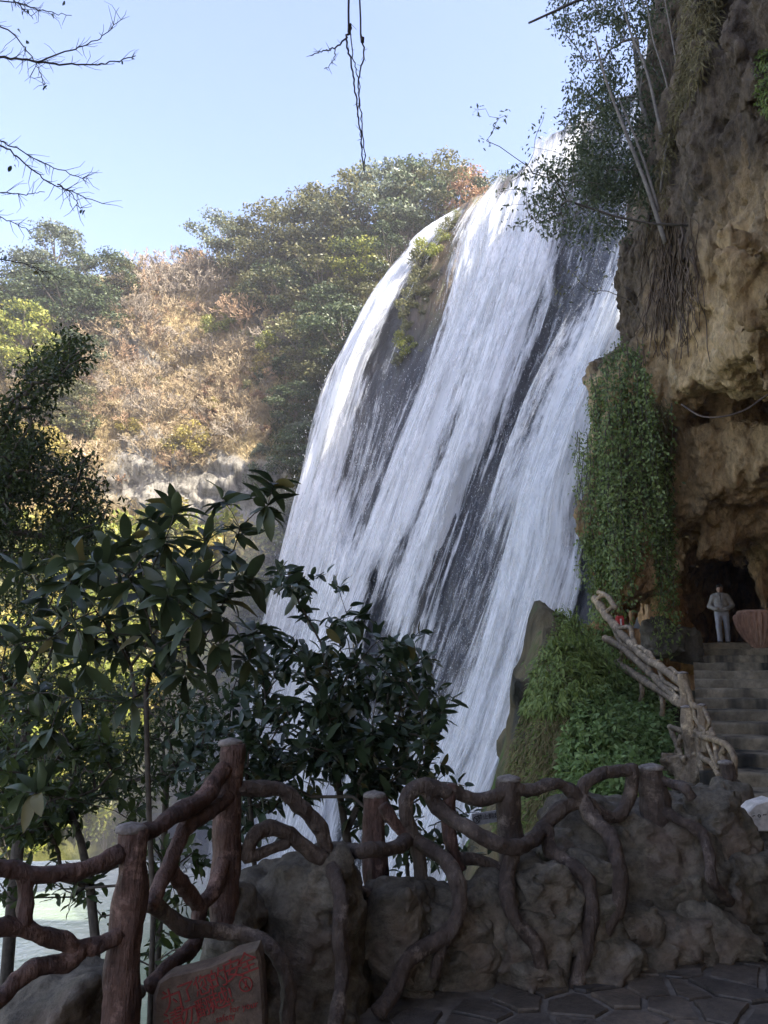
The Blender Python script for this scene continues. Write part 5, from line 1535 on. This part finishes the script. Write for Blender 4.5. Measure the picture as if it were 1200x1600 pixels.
m_stem = plain_mat('stem_bark', (.05, .042, .033), (.11, .095, .075), 20, .85, .5, .01)
m_big = leaf_mat('leathery_leaf', (.027, .041, .018), (.048, .071, .029), (.077, .105, .043), .25, .42, .45, (.15, .13, .04))
m_mid = leaf_mat('glossy_leaf', (.026, .046, .024), (.044, .074, .034), (.07, .105, .048), .25, .38, .45, (.13, .12, .04))
m_small = leaf_mat('shade_leaf', (.026, .04, .013), (.05, .075, .022), (.085, .115, .032), .35, .5, .3)

# broad-leaved shrub behind the left railing
r = np.random.default_rng(31)
W = [(96, 867), (208, 837), (233, 800), (275, 792), (346, 778), (429, 752), (375, 825), (121, 933), (179, 950), (200, 900), (246, 887), (292, 875), (372, 893), (54, 1083), (167, 1000), (133, 1046), (283, 937), (342, 958), (308, 1008), (356, 930), (233, 967), (400, 975), (196, 1100), (40, 1237), (75, 1158),
     (150, 880), (260, 840), (320, 840), (90, 960), (140, 1000), (255, 1010), (350, 1010), (110, 905), (418, 790), (225, 925), (330, 905), (60, 925), (170, 905), (215, 870), (300, 905), (260, 930), (150, 955), (195, 1010), (240, 1040), (330, 1050), (120, 985), (310, 965), (280, 1000), (365, 860), (250, 860), (75, 1000), (30, 890), (130, 890), (390, 1030), (290, 1060), (100, 1090), (15, 1010), (180, 855), (400, 905)]
T = np.array([P(x_, y_, 4.75 + .45 * r.normal()) for x_, y_ in W])
base = P(243, 1470, 4.75); base[2] -= .7
trunk = [base, P(240, 1420, 4.75), P(234, 1300, 4.75), P(230, 1180, 4.75), P(228, 1080, 4.75)]
sh = empty('broad_leaf_shrub', base, 'dark shrub with whorls of long leathery leaves behind the left railing', 'shrub')
mb, td = grow(trunk, T, .0027, r, .05, .30, .04)
obj('stems', mb.mesh('stems', True, base), m_stem, sh)
pos, dd, LL = [], [], []
for t_, d0 in zip(T, td):
    nl = int(r.integers(9, 13)); a0 = r.random() * 6.28
    u_ = unit(np.cross(d0, [.3, .2, 1.0])); w_ = np.cross(d0, u_)
    for k_ in range(nl):
        a = a0 + k_ * 2.4; el = r.uniform(-.35, .85)
        d_ = (u_ * math.cos(a) + w_ * math.sin(a)) * math.cos(el) + unit(d0 + np.array([0, 0, .5])) * math.sin(el) + np.array([0, 0, -.12])
        pos.append(t_ - d0 * r.uniform(0, .08)); dd.append(d_); LL.append(r.uniform(.13, .225))
leaf_objects(sh, 'leaf', [big_leaf(i, .35, .04 + .11 * i) for i in range(5)], np.array(pos), np.array(dd), np.array(LL), m_big, r)

# glossy shrub in front of the falls
def spray_shrub(name, label, cat, base, trunk, tips, rt, r, nl, Lr, mat, shapes, limit=300, droop=.15, spread=.3, bias=.3):
    o = empty(name, base, label, cat)
    mb, td = grow(trunk, tips, rt, r, .07, bias, .05)
    obj('stems', mb.mesh('stems', True, base), m_stem, o)
    pos, dd, LL = [], [], []
    for t_, d0 in zip(tips, td):
        for k_ in range(int(r.integers(nl[0], nl[1] + 1))):
            s_ = r.uniform(-spread, .02); d_ = unit(d0 * .6 + rand_dirs(1, r)[0] * .9 + np.array([0, 0, -droop]))
            pos.append(t_ + d0 * s_ + r.normal(size=3) * .02); dd.append(d_); LL.append(r.uniform(*Lr))
    leaf_objects(o, 'leaf', shapes, np.array(pos), np.array(dd), np.array(LL), mat, r, limit)
    return o
gl = [big_leaf(10 + i, .40, .10 + .08 * i) for i in range(3)]
px = np.concatenate([poly_px([(385, 930), (430, 895), (520, 885), (560, 930), (575, 965), (640, 1000), (655, 1030), (640, 1060), (700, 1095), (690, 1110), (650, 1150), (670, 1200), (600, 1255), (540, 1230), (470, 1230), (400, 1200), (370, 1100)], 60, r).repeat(4, 0) + r.normal(size=(240, 2)) * np.array([20, 17]),
                     np.array([(505, 895), (550, 948), (640, 1005), (705, 1092), (660, 1070), (615, 1010), (690, 1120), (520, 905), (560, 1290), (600, 1230), (480, 1240), (530, 1150)])])
T = P(px[:, 0], px[:, 1], r.uniform(5.3, 7.2, len(px)))
base = P(560, 1420, 6.1); base[2] = -1.6
spray_shrub('glossy_shrub', 'dark glossy-leaved shrub against the white water in the middle of the railing', 'shrub', base,
            [base, P(555, 1400, 6.1), P(540, 1300, 6.1), P(525, 1200, 6.1)], T, .0032, r, (8, 12), (.09, .165), m_mid, gl)
px = np.concatenate([poly_px([(590, 1265), (640, 1240), (700, 1180), (740, 1240), (770, 1330), (720, 1390), (640, 1360), (600, 1330)], 34, r), poly_px([(300, 1180), (340, 1170), (480, 1210), (480, 1280), (330, 1330), (280, 1290)], 26, r)])
T = P(px[:, 0], px[:, 1], r.uniform(5.4, 6.3, len(px)))
base = P(640, 1440, 5.9); base[2] = -1.4
spray_shrub('glossy_shrub', 'low glossy shrub with sparse leaves showing between the railing branches', 'shrub', base, [base, P(640, 1400, 5.9), P(635, 1340, 5.9)], T, .0028, r, (4, 7), (.07, .12), m_mid, gl, bias=.15)
px = np.concatenate([poly_px([(310, 1040), (420, 1000), (500, 1110), (500, 1240), (420, 1300), (320, 1290), (270, 1180)], 30, r).repeat(3, 0) + r.normal(size=(90, 2)) * 18])
T = P(px[:, 0], px[:, 1], r.uniform(5.2, 6.8, len(px)))
base = P(400, 1440, 6.0); base[2] = -1.6
spray_shrub('glossy_shrub', 'dark leafy shrub filling the space right of the tallest railing post', 'shrub', base, [base, P(400, 1400, 6.0), P(395, 1300, 6.0), P(385, 1200, 6.0)], T, .0026, r, (6, 10), (.08, .15), m_mid, gl, bias=.2)
# leaves under the left rail
px = np.concatenate([poly_px([(-30, 1060), (90, 1080), (190, 1150), (230, 1230), (210, 1300), (130, 1260), (60, 1320), (-30, 1340)], 150, r), poly_px([(-20, 1330), (150, 1380), (170, 1430), (120, 1450), (-20, 1430)], 14, r), poly_px([(215, 1330), (330, 1330), (320, 1480), (230, 1520)], 22, r)])
T = P(px[:, 0], px[:, 1], r.uniform(4.6, 6.6, len(px)))
base = P(150, 1560, 5.2); base[2] = -1.8
spray_shrub('understory_shrub', 'dark leafy undergrowth behind the far left railing', 'shrub', base, [base, P(150, 1480, 5.2), P(140, 1380, 5.3)], T, .003, r, (8, 13), (.06, .13), m_small, [big_leaf(20 + i, .36, .1) for i in range(3)], bias=.15)

# small-leaved trees at the left edge
def leafy_tree(name, label, base, trunk, tips, rt, r, per, clump, leaf, mat, droop=.4, flat=.8, cat='tree', parts=('trunk', 'crown'), bark=None, cardy=False, bias=.25, group=None):
    o = empty(name, base, label, cat, group)
    mb, td = grow(trunk, tips, rt, r, .08, bias, .06)
    obj(parts[0], mb.mesh(parts[0], True, base), bark or m_stem, o)
    cb = MB(); n = len(tips) * per
    c = np.repeat(tips, per, 0); d = rand_dirs(n, r)
    p = c + d * clump * np.array([1, 1, flat]) * (r.random(n) ** .5)[:, None]
    ld = unit(rand_dirs(n, r) + np.array([0, 0, -droop]))
    leaves(cb, p, ld, rand_dirs(n, r) * .6 + np.array([0, 0, 1.0]), leaf * r.uniform(.6, 1.25, n), leaf * .4 * r.uniform(.8, 1.2, n))
    obj(parts[1], cb.mesh(parts[1], False, base), mat, o)
    return o
r = np.random.default_rng(41)
px = np.concatenate([poly_px([(-30, 720), (10, 640), (50, 560), (85, 535), (125, 515), (140, 545), (110, 590), (80, 640), (70, 700), (40, 760), (-30, 800)], 120, r), poly_px([(-30, 760), (60, 740), (120, 700), (175, 770), (160, 830), (130, 880), (80, 900), (-30, 900)], 150, r)])
T = P(px[:, 0], px[:, 1], r.uniform(10.0, 13.0, len(px)))
base = P(-70, 1300, 11.5); base[2] = -4.0
leafy_tree('leaning_tree', 'dark small-leaved tree leaning in from the left edge with a pointed top', base, [base, P(-60, 1150, 11.5), P(-35, 1000, 11.5), P(-10, 860, 11.5), P(10, 760, 11.4)], T, .010, r, 52, .27, .105, m_small)
px = np.concatenate([poly_px([(-30, 890), (60, 880), (120, 900), (150, 1010), (170, 1130), (150, 1240), (70, 1290), (-30, 1290)], 150, r)])
T = P(px[:, 0], px[:, 1], r.uniform(7.6, 10, len(px)))
base = P(20, 1480, 8.6); base[2] = -4.0
leafy_tree('leafy_thicket', 'fine-leaved dark thicket low at the left edge behind the railing', base, [base, P(20, 1400, 8.6), P(35, 1250, 8.6), P(40, 1100, 8.6)], T, .007, r, 46, .20, .075, m_small, cat='shrub', parts=('stems', 'foliage'))
# more low green behind the big leaves
px = poly_px([(150, 1060), (330, 1050), (360, 1160), (300, 1200), (200, 1260), (160, 1240)], 95, r)
T = P(px[:, 0], px[:, 1], r.uniform(6.5, 8.5, len(px))); base = P(250, 1400, 7.4); base[2] = -3.2
leafy_tree('leafy_thicket', 'thin dark thicket between the stems of the broad-leaved shrub', base, [base, P(255, 1350, 7.4), P(260, 1220, 7.4)], T, .004, r, 30, .24, .085, m_small, cat='shrub', parts=('stems', 'foliage'))

# trees leaning out from the cliff at upper right
m_pale_br = plain_mat('pale_branch', (.13, .115, .10), (.26, .235, .20), 8, .85)
m_cl = leaf_mat('cliff_leaf', (.06, .082, .042), (.105, .135, .068), (.16, .19, .10), .35, .45, .35)
r = np.random.default_rng(51)
px = np.concatenate([poly_px([(865, -40), (1100, -40), (1075, 60), (1040, 120), (950, 130), (910, 110), (870, 70)], 125, r), poly_px([(905, 120), (1060, 100), (1045, 230), (1020, 310), (930, 300), (880, 230), (885, 160)], 170, r), poly_px([(850, 250), (1020, 260), (1020, 345), (960, 370), (860, 360), (820, 320)], 85, r)])
T = P(px[:, 0], px[:, 1], r.uniform(16.0, 19.5, len(px)))
base = P(1062, 372, 17.2)
tr = leafy_tree('cliff_tree', 'leafy tree leaning out from the cliff top over the falls', base, [base, P(1045, 330, 17.2), P(1025, 250, 17.4), P(1000, 150, 17.6), P(990, 60, 17.8)], T, .006, r, 46, .36, .125, m_cl, droop=.8, flat=1.1, bark=m_pale_br)
for pts, rp in (([(1040, 380), (1010, 290), (975, 200), (945, 120), (930, 60)], 4), ([(1035, 215), (1010, 110), (985, 50), (965, -30)], 3), ([(1062, 130), (1052, 70), (1035, -20)], 2.4), ([(1032, 300), (1046, 160), (1020, 60), (1010, 0)], 2.4), ([(1030, 330), (1000, 235), (965, 150)], 3)):
    pts = np.array(pts, float); q = catmull(P(pts[:, 0], pts[:, 1], np.full(len(pts), 15.6)), 6); mb = MB()
    tube(mb, q, np.linspace(rp, rp * .35, len(q)) * 16 / F, 6, .08, int(pts[0, 0]))
    obj('bare_limb', mb.mesh('bare_limb', True, base), m_pale_br, tr)
px = np.concatenate([poly_px([(760, 270), (880, 240), (960, 300), (960, 390), (880, 400), (790, 360)], 46, r), np.array([(745, 172), (775, 192), (760, 220), (850, 180), (830, 230), (800, 260), (780, 300), (790, 180), (840, 205)])])
T = P(px[:, 0], px[:, 1], r.uniform(14.5, 16.5, len(px))); base = P(1075, 352, 14.6)
leafy_tree('cliff_shrub', 'sparse twiggy shrub reaching left across the top of the falls', base, [base, P(1020, 350, 15), P(960, 338, 15.2), P(900, 318, 15.3)], T, .0045, r, 9, .22, .13, m_cl, droop=.7, cat='shrub', parts=('stems', 'foliage'), bark=m_stem, bias=.1)
pts = np.array([(960, -20), (905, 0), (870, 16), (826, 36)], float); q = catmull(P(pts[:, 0], pts[:, 1], np.full(4, 15.5)), 6); mb = MB()
tube(mb, q, np.linspace(3.2, 1.8, len(q)) * 16 / F, 6, .1, 3)
obj('bare_limb', mb.mesh('bare_limb', True, tr.location), m_stem, tr)
T = P(np.array([875, 905, 880, 925, 895, 945]), np.array([445, 440, 470, 455, 425, 430]), np.full(6, 15.0)); base = P(1012, 520, 14.4)
leafy_tree('cliff_sprig', 'thin sprig with yellowish leaves sticking out of the cliff over the water', base, [base, P(985, 470, 14.6), P(950, 455, 14.8)], T, .004, r, 12, .25, .1, LM['olive'], cat='shrub', parts=('stems', 'foliage'), bias=.1)

# ------------------------------------------------------------------ plants clinging to cliff and mound
def cling(poly, n, trees, r):
    q = poly_px(poly, n, r); D = ray(q[:, 0], q[:, 1]); P_, N_ = [], []
    for d in D:
        best = None
        for tr_ in trees:
            h_ = tr_.ray_cast(Vector(EYE), Vector(d).normalized())
            if h_[0] is not None and (best is None or h_[3] < best[3]): best = h_
        if best is not None and best[3] < 30:
            nn = np.array(best[1])
            if nn @ d > 0: nn = -nn
            P_.append(best[0]); N_.append(nn)
    return np.array(P_).reshape(-1, 3), np.array(N_).reshape(-1, 3)
def carpet(name, label, cat, poly, n, L, mat, r, thick=.25, hang=.9, wr=.45, trees=(None,)):
    p, nn = cling(poly, n, [CLIFF, MOUND], r)
    k = len(p)
    if k == 0: return
    lift = thick * (r.random(k) ** 1.5) * (.55 + .6 * np.clip(fbm(p[:, 0] * 1.6, p[:, 1] * 1.6, p[:, 2] * 1.6, 3, 5), -.8, 1))
    d = unit(nn * .7 + rand_dirs(k, r) * .8 + np.array([0, 0, -hang]))
    mb = MB(); leaves(mb, p + nn * lift[:, None], d, nn + rand_dirs(k, r) * .6 + np.array([0, 0, .5]), L * r.uniform(.55, 1.3, k), L * wr * r.uniform(.7, 1.2, k), droop=.15)
    obj(name, mb.mesh(name), mat, label=label, cat=cat, kind='stuff')
m_vine = leaf_mat('vine_leaf', (.08, .12, .036), (.15, .205, .062), (.23, .30, .10), .42, .45, .4)
m_fern = leaf_mat('fern_leaf', (.11, .155, .04), (.175, .245, .062), (.26, .33, .095), .4, .5, .3)
m_herb = leaf_mat('herb_leaf', (.105, .165, .05), (.17, .255, .085), (.26, .355, .13), .4, .5, .3)
m_dry = leaf_mat('dry_blade', (.13, .115, .05), (.22, .19, .085), (.32, .27, .14), .35, .7, .2)
r = np.random.default_rng(61)
carpet('hanging_vines', 'curtain of dark green leafy vines hanging beside the falls', 'vines', [(925, 620), (945, 555), (985, 535), (1010, 590), (1030, 690), (1010, 790), (995, 890), (950, 940), (915, 860), (915, 740), (922, 660)], 5600, .11, m_vine, r, .30, 1.1)
carpet('creeper', 'small patch of green creeper on the cave wall behind the vine curtain', 'creeper', [(1008, 780), (1045, 760), (1055, 840), (1040, 880), (1012, 850)], 900, .1, m_fern, r, .2)
carpet('ferns', 'ferny green growth at the right edge of the falling water', 'ferns', [(862, 960), (880, 880), (915, 830), (950, 850), (965, 930), (930, 965), (880, 985)], 3800, .11, m_fern, r, .3)
carpet('ferns', 'drooping yellow-green ferns high on the mossy mound below the pale railing', 'ferns', [(815, 1110), (835, 1060), (860, 1000), (890, 950), (930, 945), (955, 940), (965, 1010), (970, 1060), (930, 1095), (880, 1125)], 8000, .13, m_fern, r, .42, 1.2, .3)
carpet('herbs', 'bright leafy herbs covering the slope below the pale railing', 'herbs', [(965, 1040), (1010, 1060), (1050, 1110), (1055, 1200), (1000, 1240), (900, 1290), (890, 1180), (900, 1110)], 9500, .11, m_herb, r, .3, .2, .6)
carpet('grass', 'fine green grass on the slope behind the right railing loop', 'grass', [(860, 1290), (900, 1200), (990, 1200), (1060, 1230), (1050, 1290), (880, 1320)], 5000, .2, m_fern, r, .15, .1, .09)
carpet('dry_grass', 'withered brown grass hanging under the rock overhang', 'grass', [(985, 640), (1030, 620), (1045, 700), (1040, 790), (1005, 800), (960, 760)], 5200, .36, m_dry, r, .25, 1.6, .05)
carpet('dry_grass', 'thin withered grass on the brown mossy rock beside the falls', 'grass', [(770, 1300), (800, 1170), (850, 1010), (880, 950), (905, 980), (895, 1300)], 6500, .17, m_dry, r, .08, 1.3, .10)
carpet('moss', 'moss and small ferns on the brown rock at the edge of the falls', 'moss', [(770, 1300), (800, 1170), (850, 1010), (880, 940), (920, 950), (895, 1300)], 6500, .075, m_fern, r, .07, .8, .5)
carpet('cliff_scrub', 'patchy dry scrub high on the dark upper cliff face', 'scrub', [(1075, -20), (1130, -20), (1120, 60), (1095, 130), (1060, 200), (1040, 330), (1035, 250), (1060, 120)], 2200, .26, m_dry, r, .3, .9, .12)
carpet('cliff_creeper', 'small green creeper on the cliff at the right edge of the view', 'creeper', [(1178, 90), (1215, 60), (1215, 190), (1185, 170)], 380, .11, m_fern, r, .2, .8, .4)
carpet('plant_clump', 'green plants right of the steps under the ribbed planter', 'plants', [(1182, 1015), (1200, 1010), (1205, 1040), (1186, 1035)], 260, .14, m_herb, r, .3, .1, .4)

# ragged vine strands trailing over and below the curtain
mb, sb = MB(), MB(); r = np.random.default_rng(66)
st_, sn_ = cling([(905, 700), (930, 600), (955, 550), (990, 530), (1020, 600), (1040, 680), (1030, 760), (960, 760)], 85, [CLIFF], r)
for p0, n0 in zip(st_, sn_):
    Lm = r.uniform(.7, 4.2); m = int(Lm / .13) + 2
    z_ = np.linspace(0, -Lm, m)[:, None] * np.array([0, 0, 1.0])
    q = p0 + n0 * r.uniform(.15, .5) + z_ + np.cumsum(r.normal(size=(m, 3)) * np.array([.022, .022, 0]), 0)
    tube(sb, q, np.linspace(.010, .004, m), 4)
    k = 5; c = np.repeat(q, k, 0) + r.normal(size=(m * k, 3)) * np.array([.07, .07, .05])
    leaves(mb, c, rand_dirs(m * k, r) + np.array([0, 0, -.9]), rand_dirs(m * k, r) * .5 + n0, .10 * r.uniform(.5, 1.35, m * k), .055 * r.uniform(.7, 1.2, m * k), droop=.15)
vs = empty('trailing_vines', tuple(st_[0]), 'ragged leafy vine strands trailing from the rock beside the falls', 'vines', kind='stuff')
obj('strands', sb.mesh('strands', False, vs.location), m_stem, vs, kind='stuff'); obj('foliage', mb.mesh('foliage', False, vs.location), m_vine, vs, kind='stuff')

# hanging roots on the cliff corner
mb = MB(); r = np.random.default_rng(71)
for _ in range(150):
    x_ = r.uniform(1000, 1085); y_ = r.uniform(330, 440); n_ = int(r.integers(5, 12)); pts = []
    sx = r.normal() * 2.0
    for s in range(n_):
        h_ = CLIFF.ray_cast(Vector(EYE), Vector(ray(x_, y_)).normalized())
        if h_[0] is None: break
        nn = np.array(h_[1]); nn = nn if nn @ ray(x_, y_) < 0 else -nn
        if pts and abs(h_[0][1] - pts[-1][1]) > .6: break
        pts.append(np.array(h_[0]) + nn * r.uniform(.02, .10)); x_ += sx + r.normal() * 4; y_ += r.uniform(12, 26)
        if y_ > 575: break
    if len(pts) > 2:
        q = catmull(pts, 3); tube(mb, q, np.linspace(1, .5, len(q)) * r.uniform(.008, .022), 5, .1)
obj('hanging_roots', mb.mesh('hanging_roots', True), plain_mat('root_bark', (.07, .05, .035), (.16, .12, .085), 6), label='tangle of thin brown roots hanging down the cliff corner', cat='roots', kind='stuff')
mb = MB(); q = catmull([P(1065, 632, 15.2), P(1095, 650, 14.6), P(1130, 651, 14.2), P(1165, 640, 13.9), P(1195, 620, 13.6), P(1230, 600, 13.2)], 6); tube(mb, q, .018, 6)
obj('cable', mb.mesh('cable', True), m_brn, label='thin dark cable sagging under the rock overhang', cat='cable')

# ------------------------------------------------------------------ twigs against the sky
def skyline_branch(parent, lines, Y, mat, r, side=14, seed=0):
    base = np.array(parent.location)
    for pts, rp in lines:
        pts = np.array(pts, float); q = catmull(P(pts[:, 0], pts[:, 1], np.full(len(pts), Y) + r.normal() * .1), 7)
        q[1:-1] += r.normal(size=q[1:-1].shape) * .006
        mb = MB(); rr = np.linspace(rp, max(.5, rp * .35), len(q)) * Y / F * 1.05; tube(mb, q, rr, 6, .05)
        n_ = int(len(q) * side / 14); k = r.integers(1, len(q), n_)
        tg = np.gradient(q, axis=0)[k]; d = unit(unit(tg) * .8 + rand_dirs(n_, r) * np.array([.9, .4, .9]))
        ll = r.uniform(.03, .13, n_)
        e = q[k] + d * ll[:, None]; twigs(mb, q[k], e, .0028, .0018, 4)
        e2 = e + unit(d + rand_dirs(n_, r) * .6) * (ll * .6)[:, None]; twigs(mb, e, e2, .0018, .0012, 4)
        obj('branch', mb.mesh('branch', True, base), mat, parent)
m_twig = plain_mat('dark_twig', (.03, .026, .024), (.06, .052, .046), 20)
r = np.random.default_rng(81)
base = np.array([-5.6, 5.6, -2.5]); Yt = 5.8
bt = empty('bare_tree', base, 'nearly leafless tree whose dark twigs reach in at the upper left', 'tree')
lim = catmull([base, (-5.5, 5.7, 1.0), (-5.2, 5.8, 4.0), (-4.6, 5.8, 6.0), (-4.3, 5.8, 7.6)], 6); mb = MB(); tube(mb, lim, np.linspace(.16, .05, len(lim)), 10, .1)
obj('trunk', mb.mesh('trunk', True, base), m_stem, bt)
for y0 in (88, 20, 215, 0, 300, 400):
    e = P(-45, y0 + 2, Yt); s_ = lim[np.argmin(np.linalg.norm(lim - e - np.array([-1.0, 0, -.9]), axis=1))]
    mb = MB(); q = catmull([s_, (s_ + e) / 2 + np.array([0, 0, .15]), e], 6); tube(mb, q, np.linspace(.03, .011, len(q)), 7, .06); obj('limb', mb.mesh('limb', True, base), m_twig, bt)
skyline_branch(bt, [([(-45, 84), (0, 88), (60, 97), (120, 101), (165, 99), (212, 87)], 2.4), ([(55, 97), (110, 80), (150, 62), (189, 31)], 1.4), ([(-45, 22), (10, 45), (40, 75), (58, 103), (70, 132)], 1.5), ([(-45, 217), (0, 227), (35, 252), (70, 280), (105, 297), (160, 318)], 1.8), ([(-20, 212), (20, 228), (70, 255), (120, 275), (136, 278)], 1.3),
                    ([(90, 288), (110, 300), (125, 325)], 1.1), ([(-45, 2), (20, 3), (60, 15), (112, 24)], 1.4), ([(-45, 300), (30, 303), (70, 300)], 1.1), ([(-20, 330), (15, 345), (45, 360)], 1.1), ([(-45, 402), (0, 405), (40, 412), (82, 430)], 1.3), ([(20, 0), (35, 12), (52, 30)], 1.0)], Yt, m_twig, r)
lp = [(37, 17), (45, 16), (80, 22), (27, 46), (44, 64), (70, 135), (74, 133), (190, 94), (207, 90), (128, 328), (133, 328), (22, 258), (18, 259), (4, 402), (10, 400), (60, 425), (78, 432), (72, 418), (101, 1)]
pos = P(np.array([l[0] for l in lp], float), np.array([l[1] for l in lp], float), np.full(len(lp), Yt))
dd = unit(r.normal(size=(len(lp), 3)) * np.array([.5, .3, .3]) + np.array([0, 0, -1.0]))
leaf_objects(bt, 'leaf', [big_leaf(60, .55, .1), big_leaf(61, .6, .2)], pos, dd, r.uniform(.035, .06, len(lp)), m_mid, r, jit=.9)

base = P(546, -130, 4.05); base[2] = 8.9
vn = empty('hanging_vine', base, 'bare twisted vine strands hanging down against the sky', 'vine')
for pts, rp in (([(546, -130), (545, -20), (547, 40), (541, 62), (549, 100), (556, 150), (562, 200), (569, 268)], 2.2), ([(560, -130), (562, -10), (567, 60), (568, 90), (560, 130), (565, 185), (571, 262)], 1.8), ([(543, 58), (523, 75), (505, 80), (484, 87)], 1.5), ([(524, 74), (522, 92), (506, 110)], .9), ([(547, 45), (553, 95), (561, 130), (560, 180), (565, 230)], 1.1)):
    pts = np.array(pts, float); q = P(pts[:, 0], pts[:, 1], np.full(len(pts), 4.05))
    if pts[0, 1] < -100: q[0] = base
    q = catmull(q, 8); q[2:] += r.normal(size=q[2:].shape) * .0035; mb = MB(); tube(mb, q, np.linspace(rp, rp * .5, len(q)) * 4.4 / F, 6, .08)
    n_ = 12; k = r.integers(4, len(q), n_); e = q[k] + unit(rand_dirs(n_, r) + np.array([0, 0, -.3])) * r.uniform(.01, .05, n_)[:, None]; twigs(mb, q[k], e, .0018, .001, 4)
    obj('strand', mb.mesh('strand', True, base), m_twig, vn)
# ------------------------------------------------------------------ thin haze filling the gorge
t = NT('haze_air')
pv = t.new('ShaderNodeVolumePrincipled')
pv.inputs['Color'].default_value = (.93, .95, 1.0, 1); pv.inputs['Density'].default_value = .0006; pv.inputs['Anisotropy'].default_value = .2
t.link(pv.outputs[0], t.out.inputs['Volume'])
x_, z0, z1 = 905.0, -25.0, 96.0
v = [(a * x_, b * x_, z) for z in (z0, z1) for a, b in ((-1, -1), (1, -1), (1, 1), (-1, 1))]
me = bpy.data.meshes.new('haze'); me.from_pydata(v, [], [(3, 2, 1, 0), (4, 5, 6, 7), (0, 1, 5, 4), (1, 2, 6, 5), (2, 3, 7, 6), (3, 0, 4, 7)])
obj('haze', me, t.m, label='thin pale haze filling the gorge air', cat='haze', kind='stuff')

# mist thrown up where the water lands: soft closed bodies of thin air
t = NT('mist_air')
pv = t.new('ShaderNodeVolumePrincipled')
pv.inputs['Color'].default_value = (.95, .96, 1.0, 1); pv.inputs['Density'].default_value = .015; pv.inputs['Anisotropy'].default_value = .1
t.link(pv.outputs[0], t.out.inputs['Volume'])
mist = empty('mist', tuple(P(430, 1250, 82)), 'soft white mist where the far stream lands', 'mist', kind='stuff')
for px, py, Yd, rad in ((430, 1200, 80, (13, 10, 16)), (400, 1290, 80, (17, 12, 11)), (480, 1330, 70, (14, 10, 12)), (440, 1050, 82, (9, 7, 19))):
    a, b = np.meshgrid(np.linspace(0, 2 * np.pi, 24, endpoint=False), np.linspace(.05, np.pi - .05, 14))
    v = np.stack([np.cos(a) * np.sin(b) * rad[0], np.sin(a) * np.sin(b) * rad[1], np.cos(b) * rad[2]], -1)
    v = v * (1 + .12 * vnoise(v[..., 0] * .2, v[..., 1] * .2, v[..., 2] * .2, 3)[..., None])
    i, j = np.arange(13)[:, None] * 24, np.arange(24)[None]
    q = np.stack([i + j, i + 24 + j, i + 24 + (j + 1) % 24, i + (j + 1) % 24], -1).reshape(-1, 4)
    bm_ = bpy.data.meshes.new('mist_cloud')
    bm_.from_pydata(v.reshape(-1, 3).tolist(), [], q.tolist() + [list(range(24))[::1], list(range(13 * 24, 14 * 24))[::-1]])
    obj('mist_cloud', bm_, t.m, mist, loc=tuple(P(px, py, Yd) - np.array(mist.location)), kind='stuff')
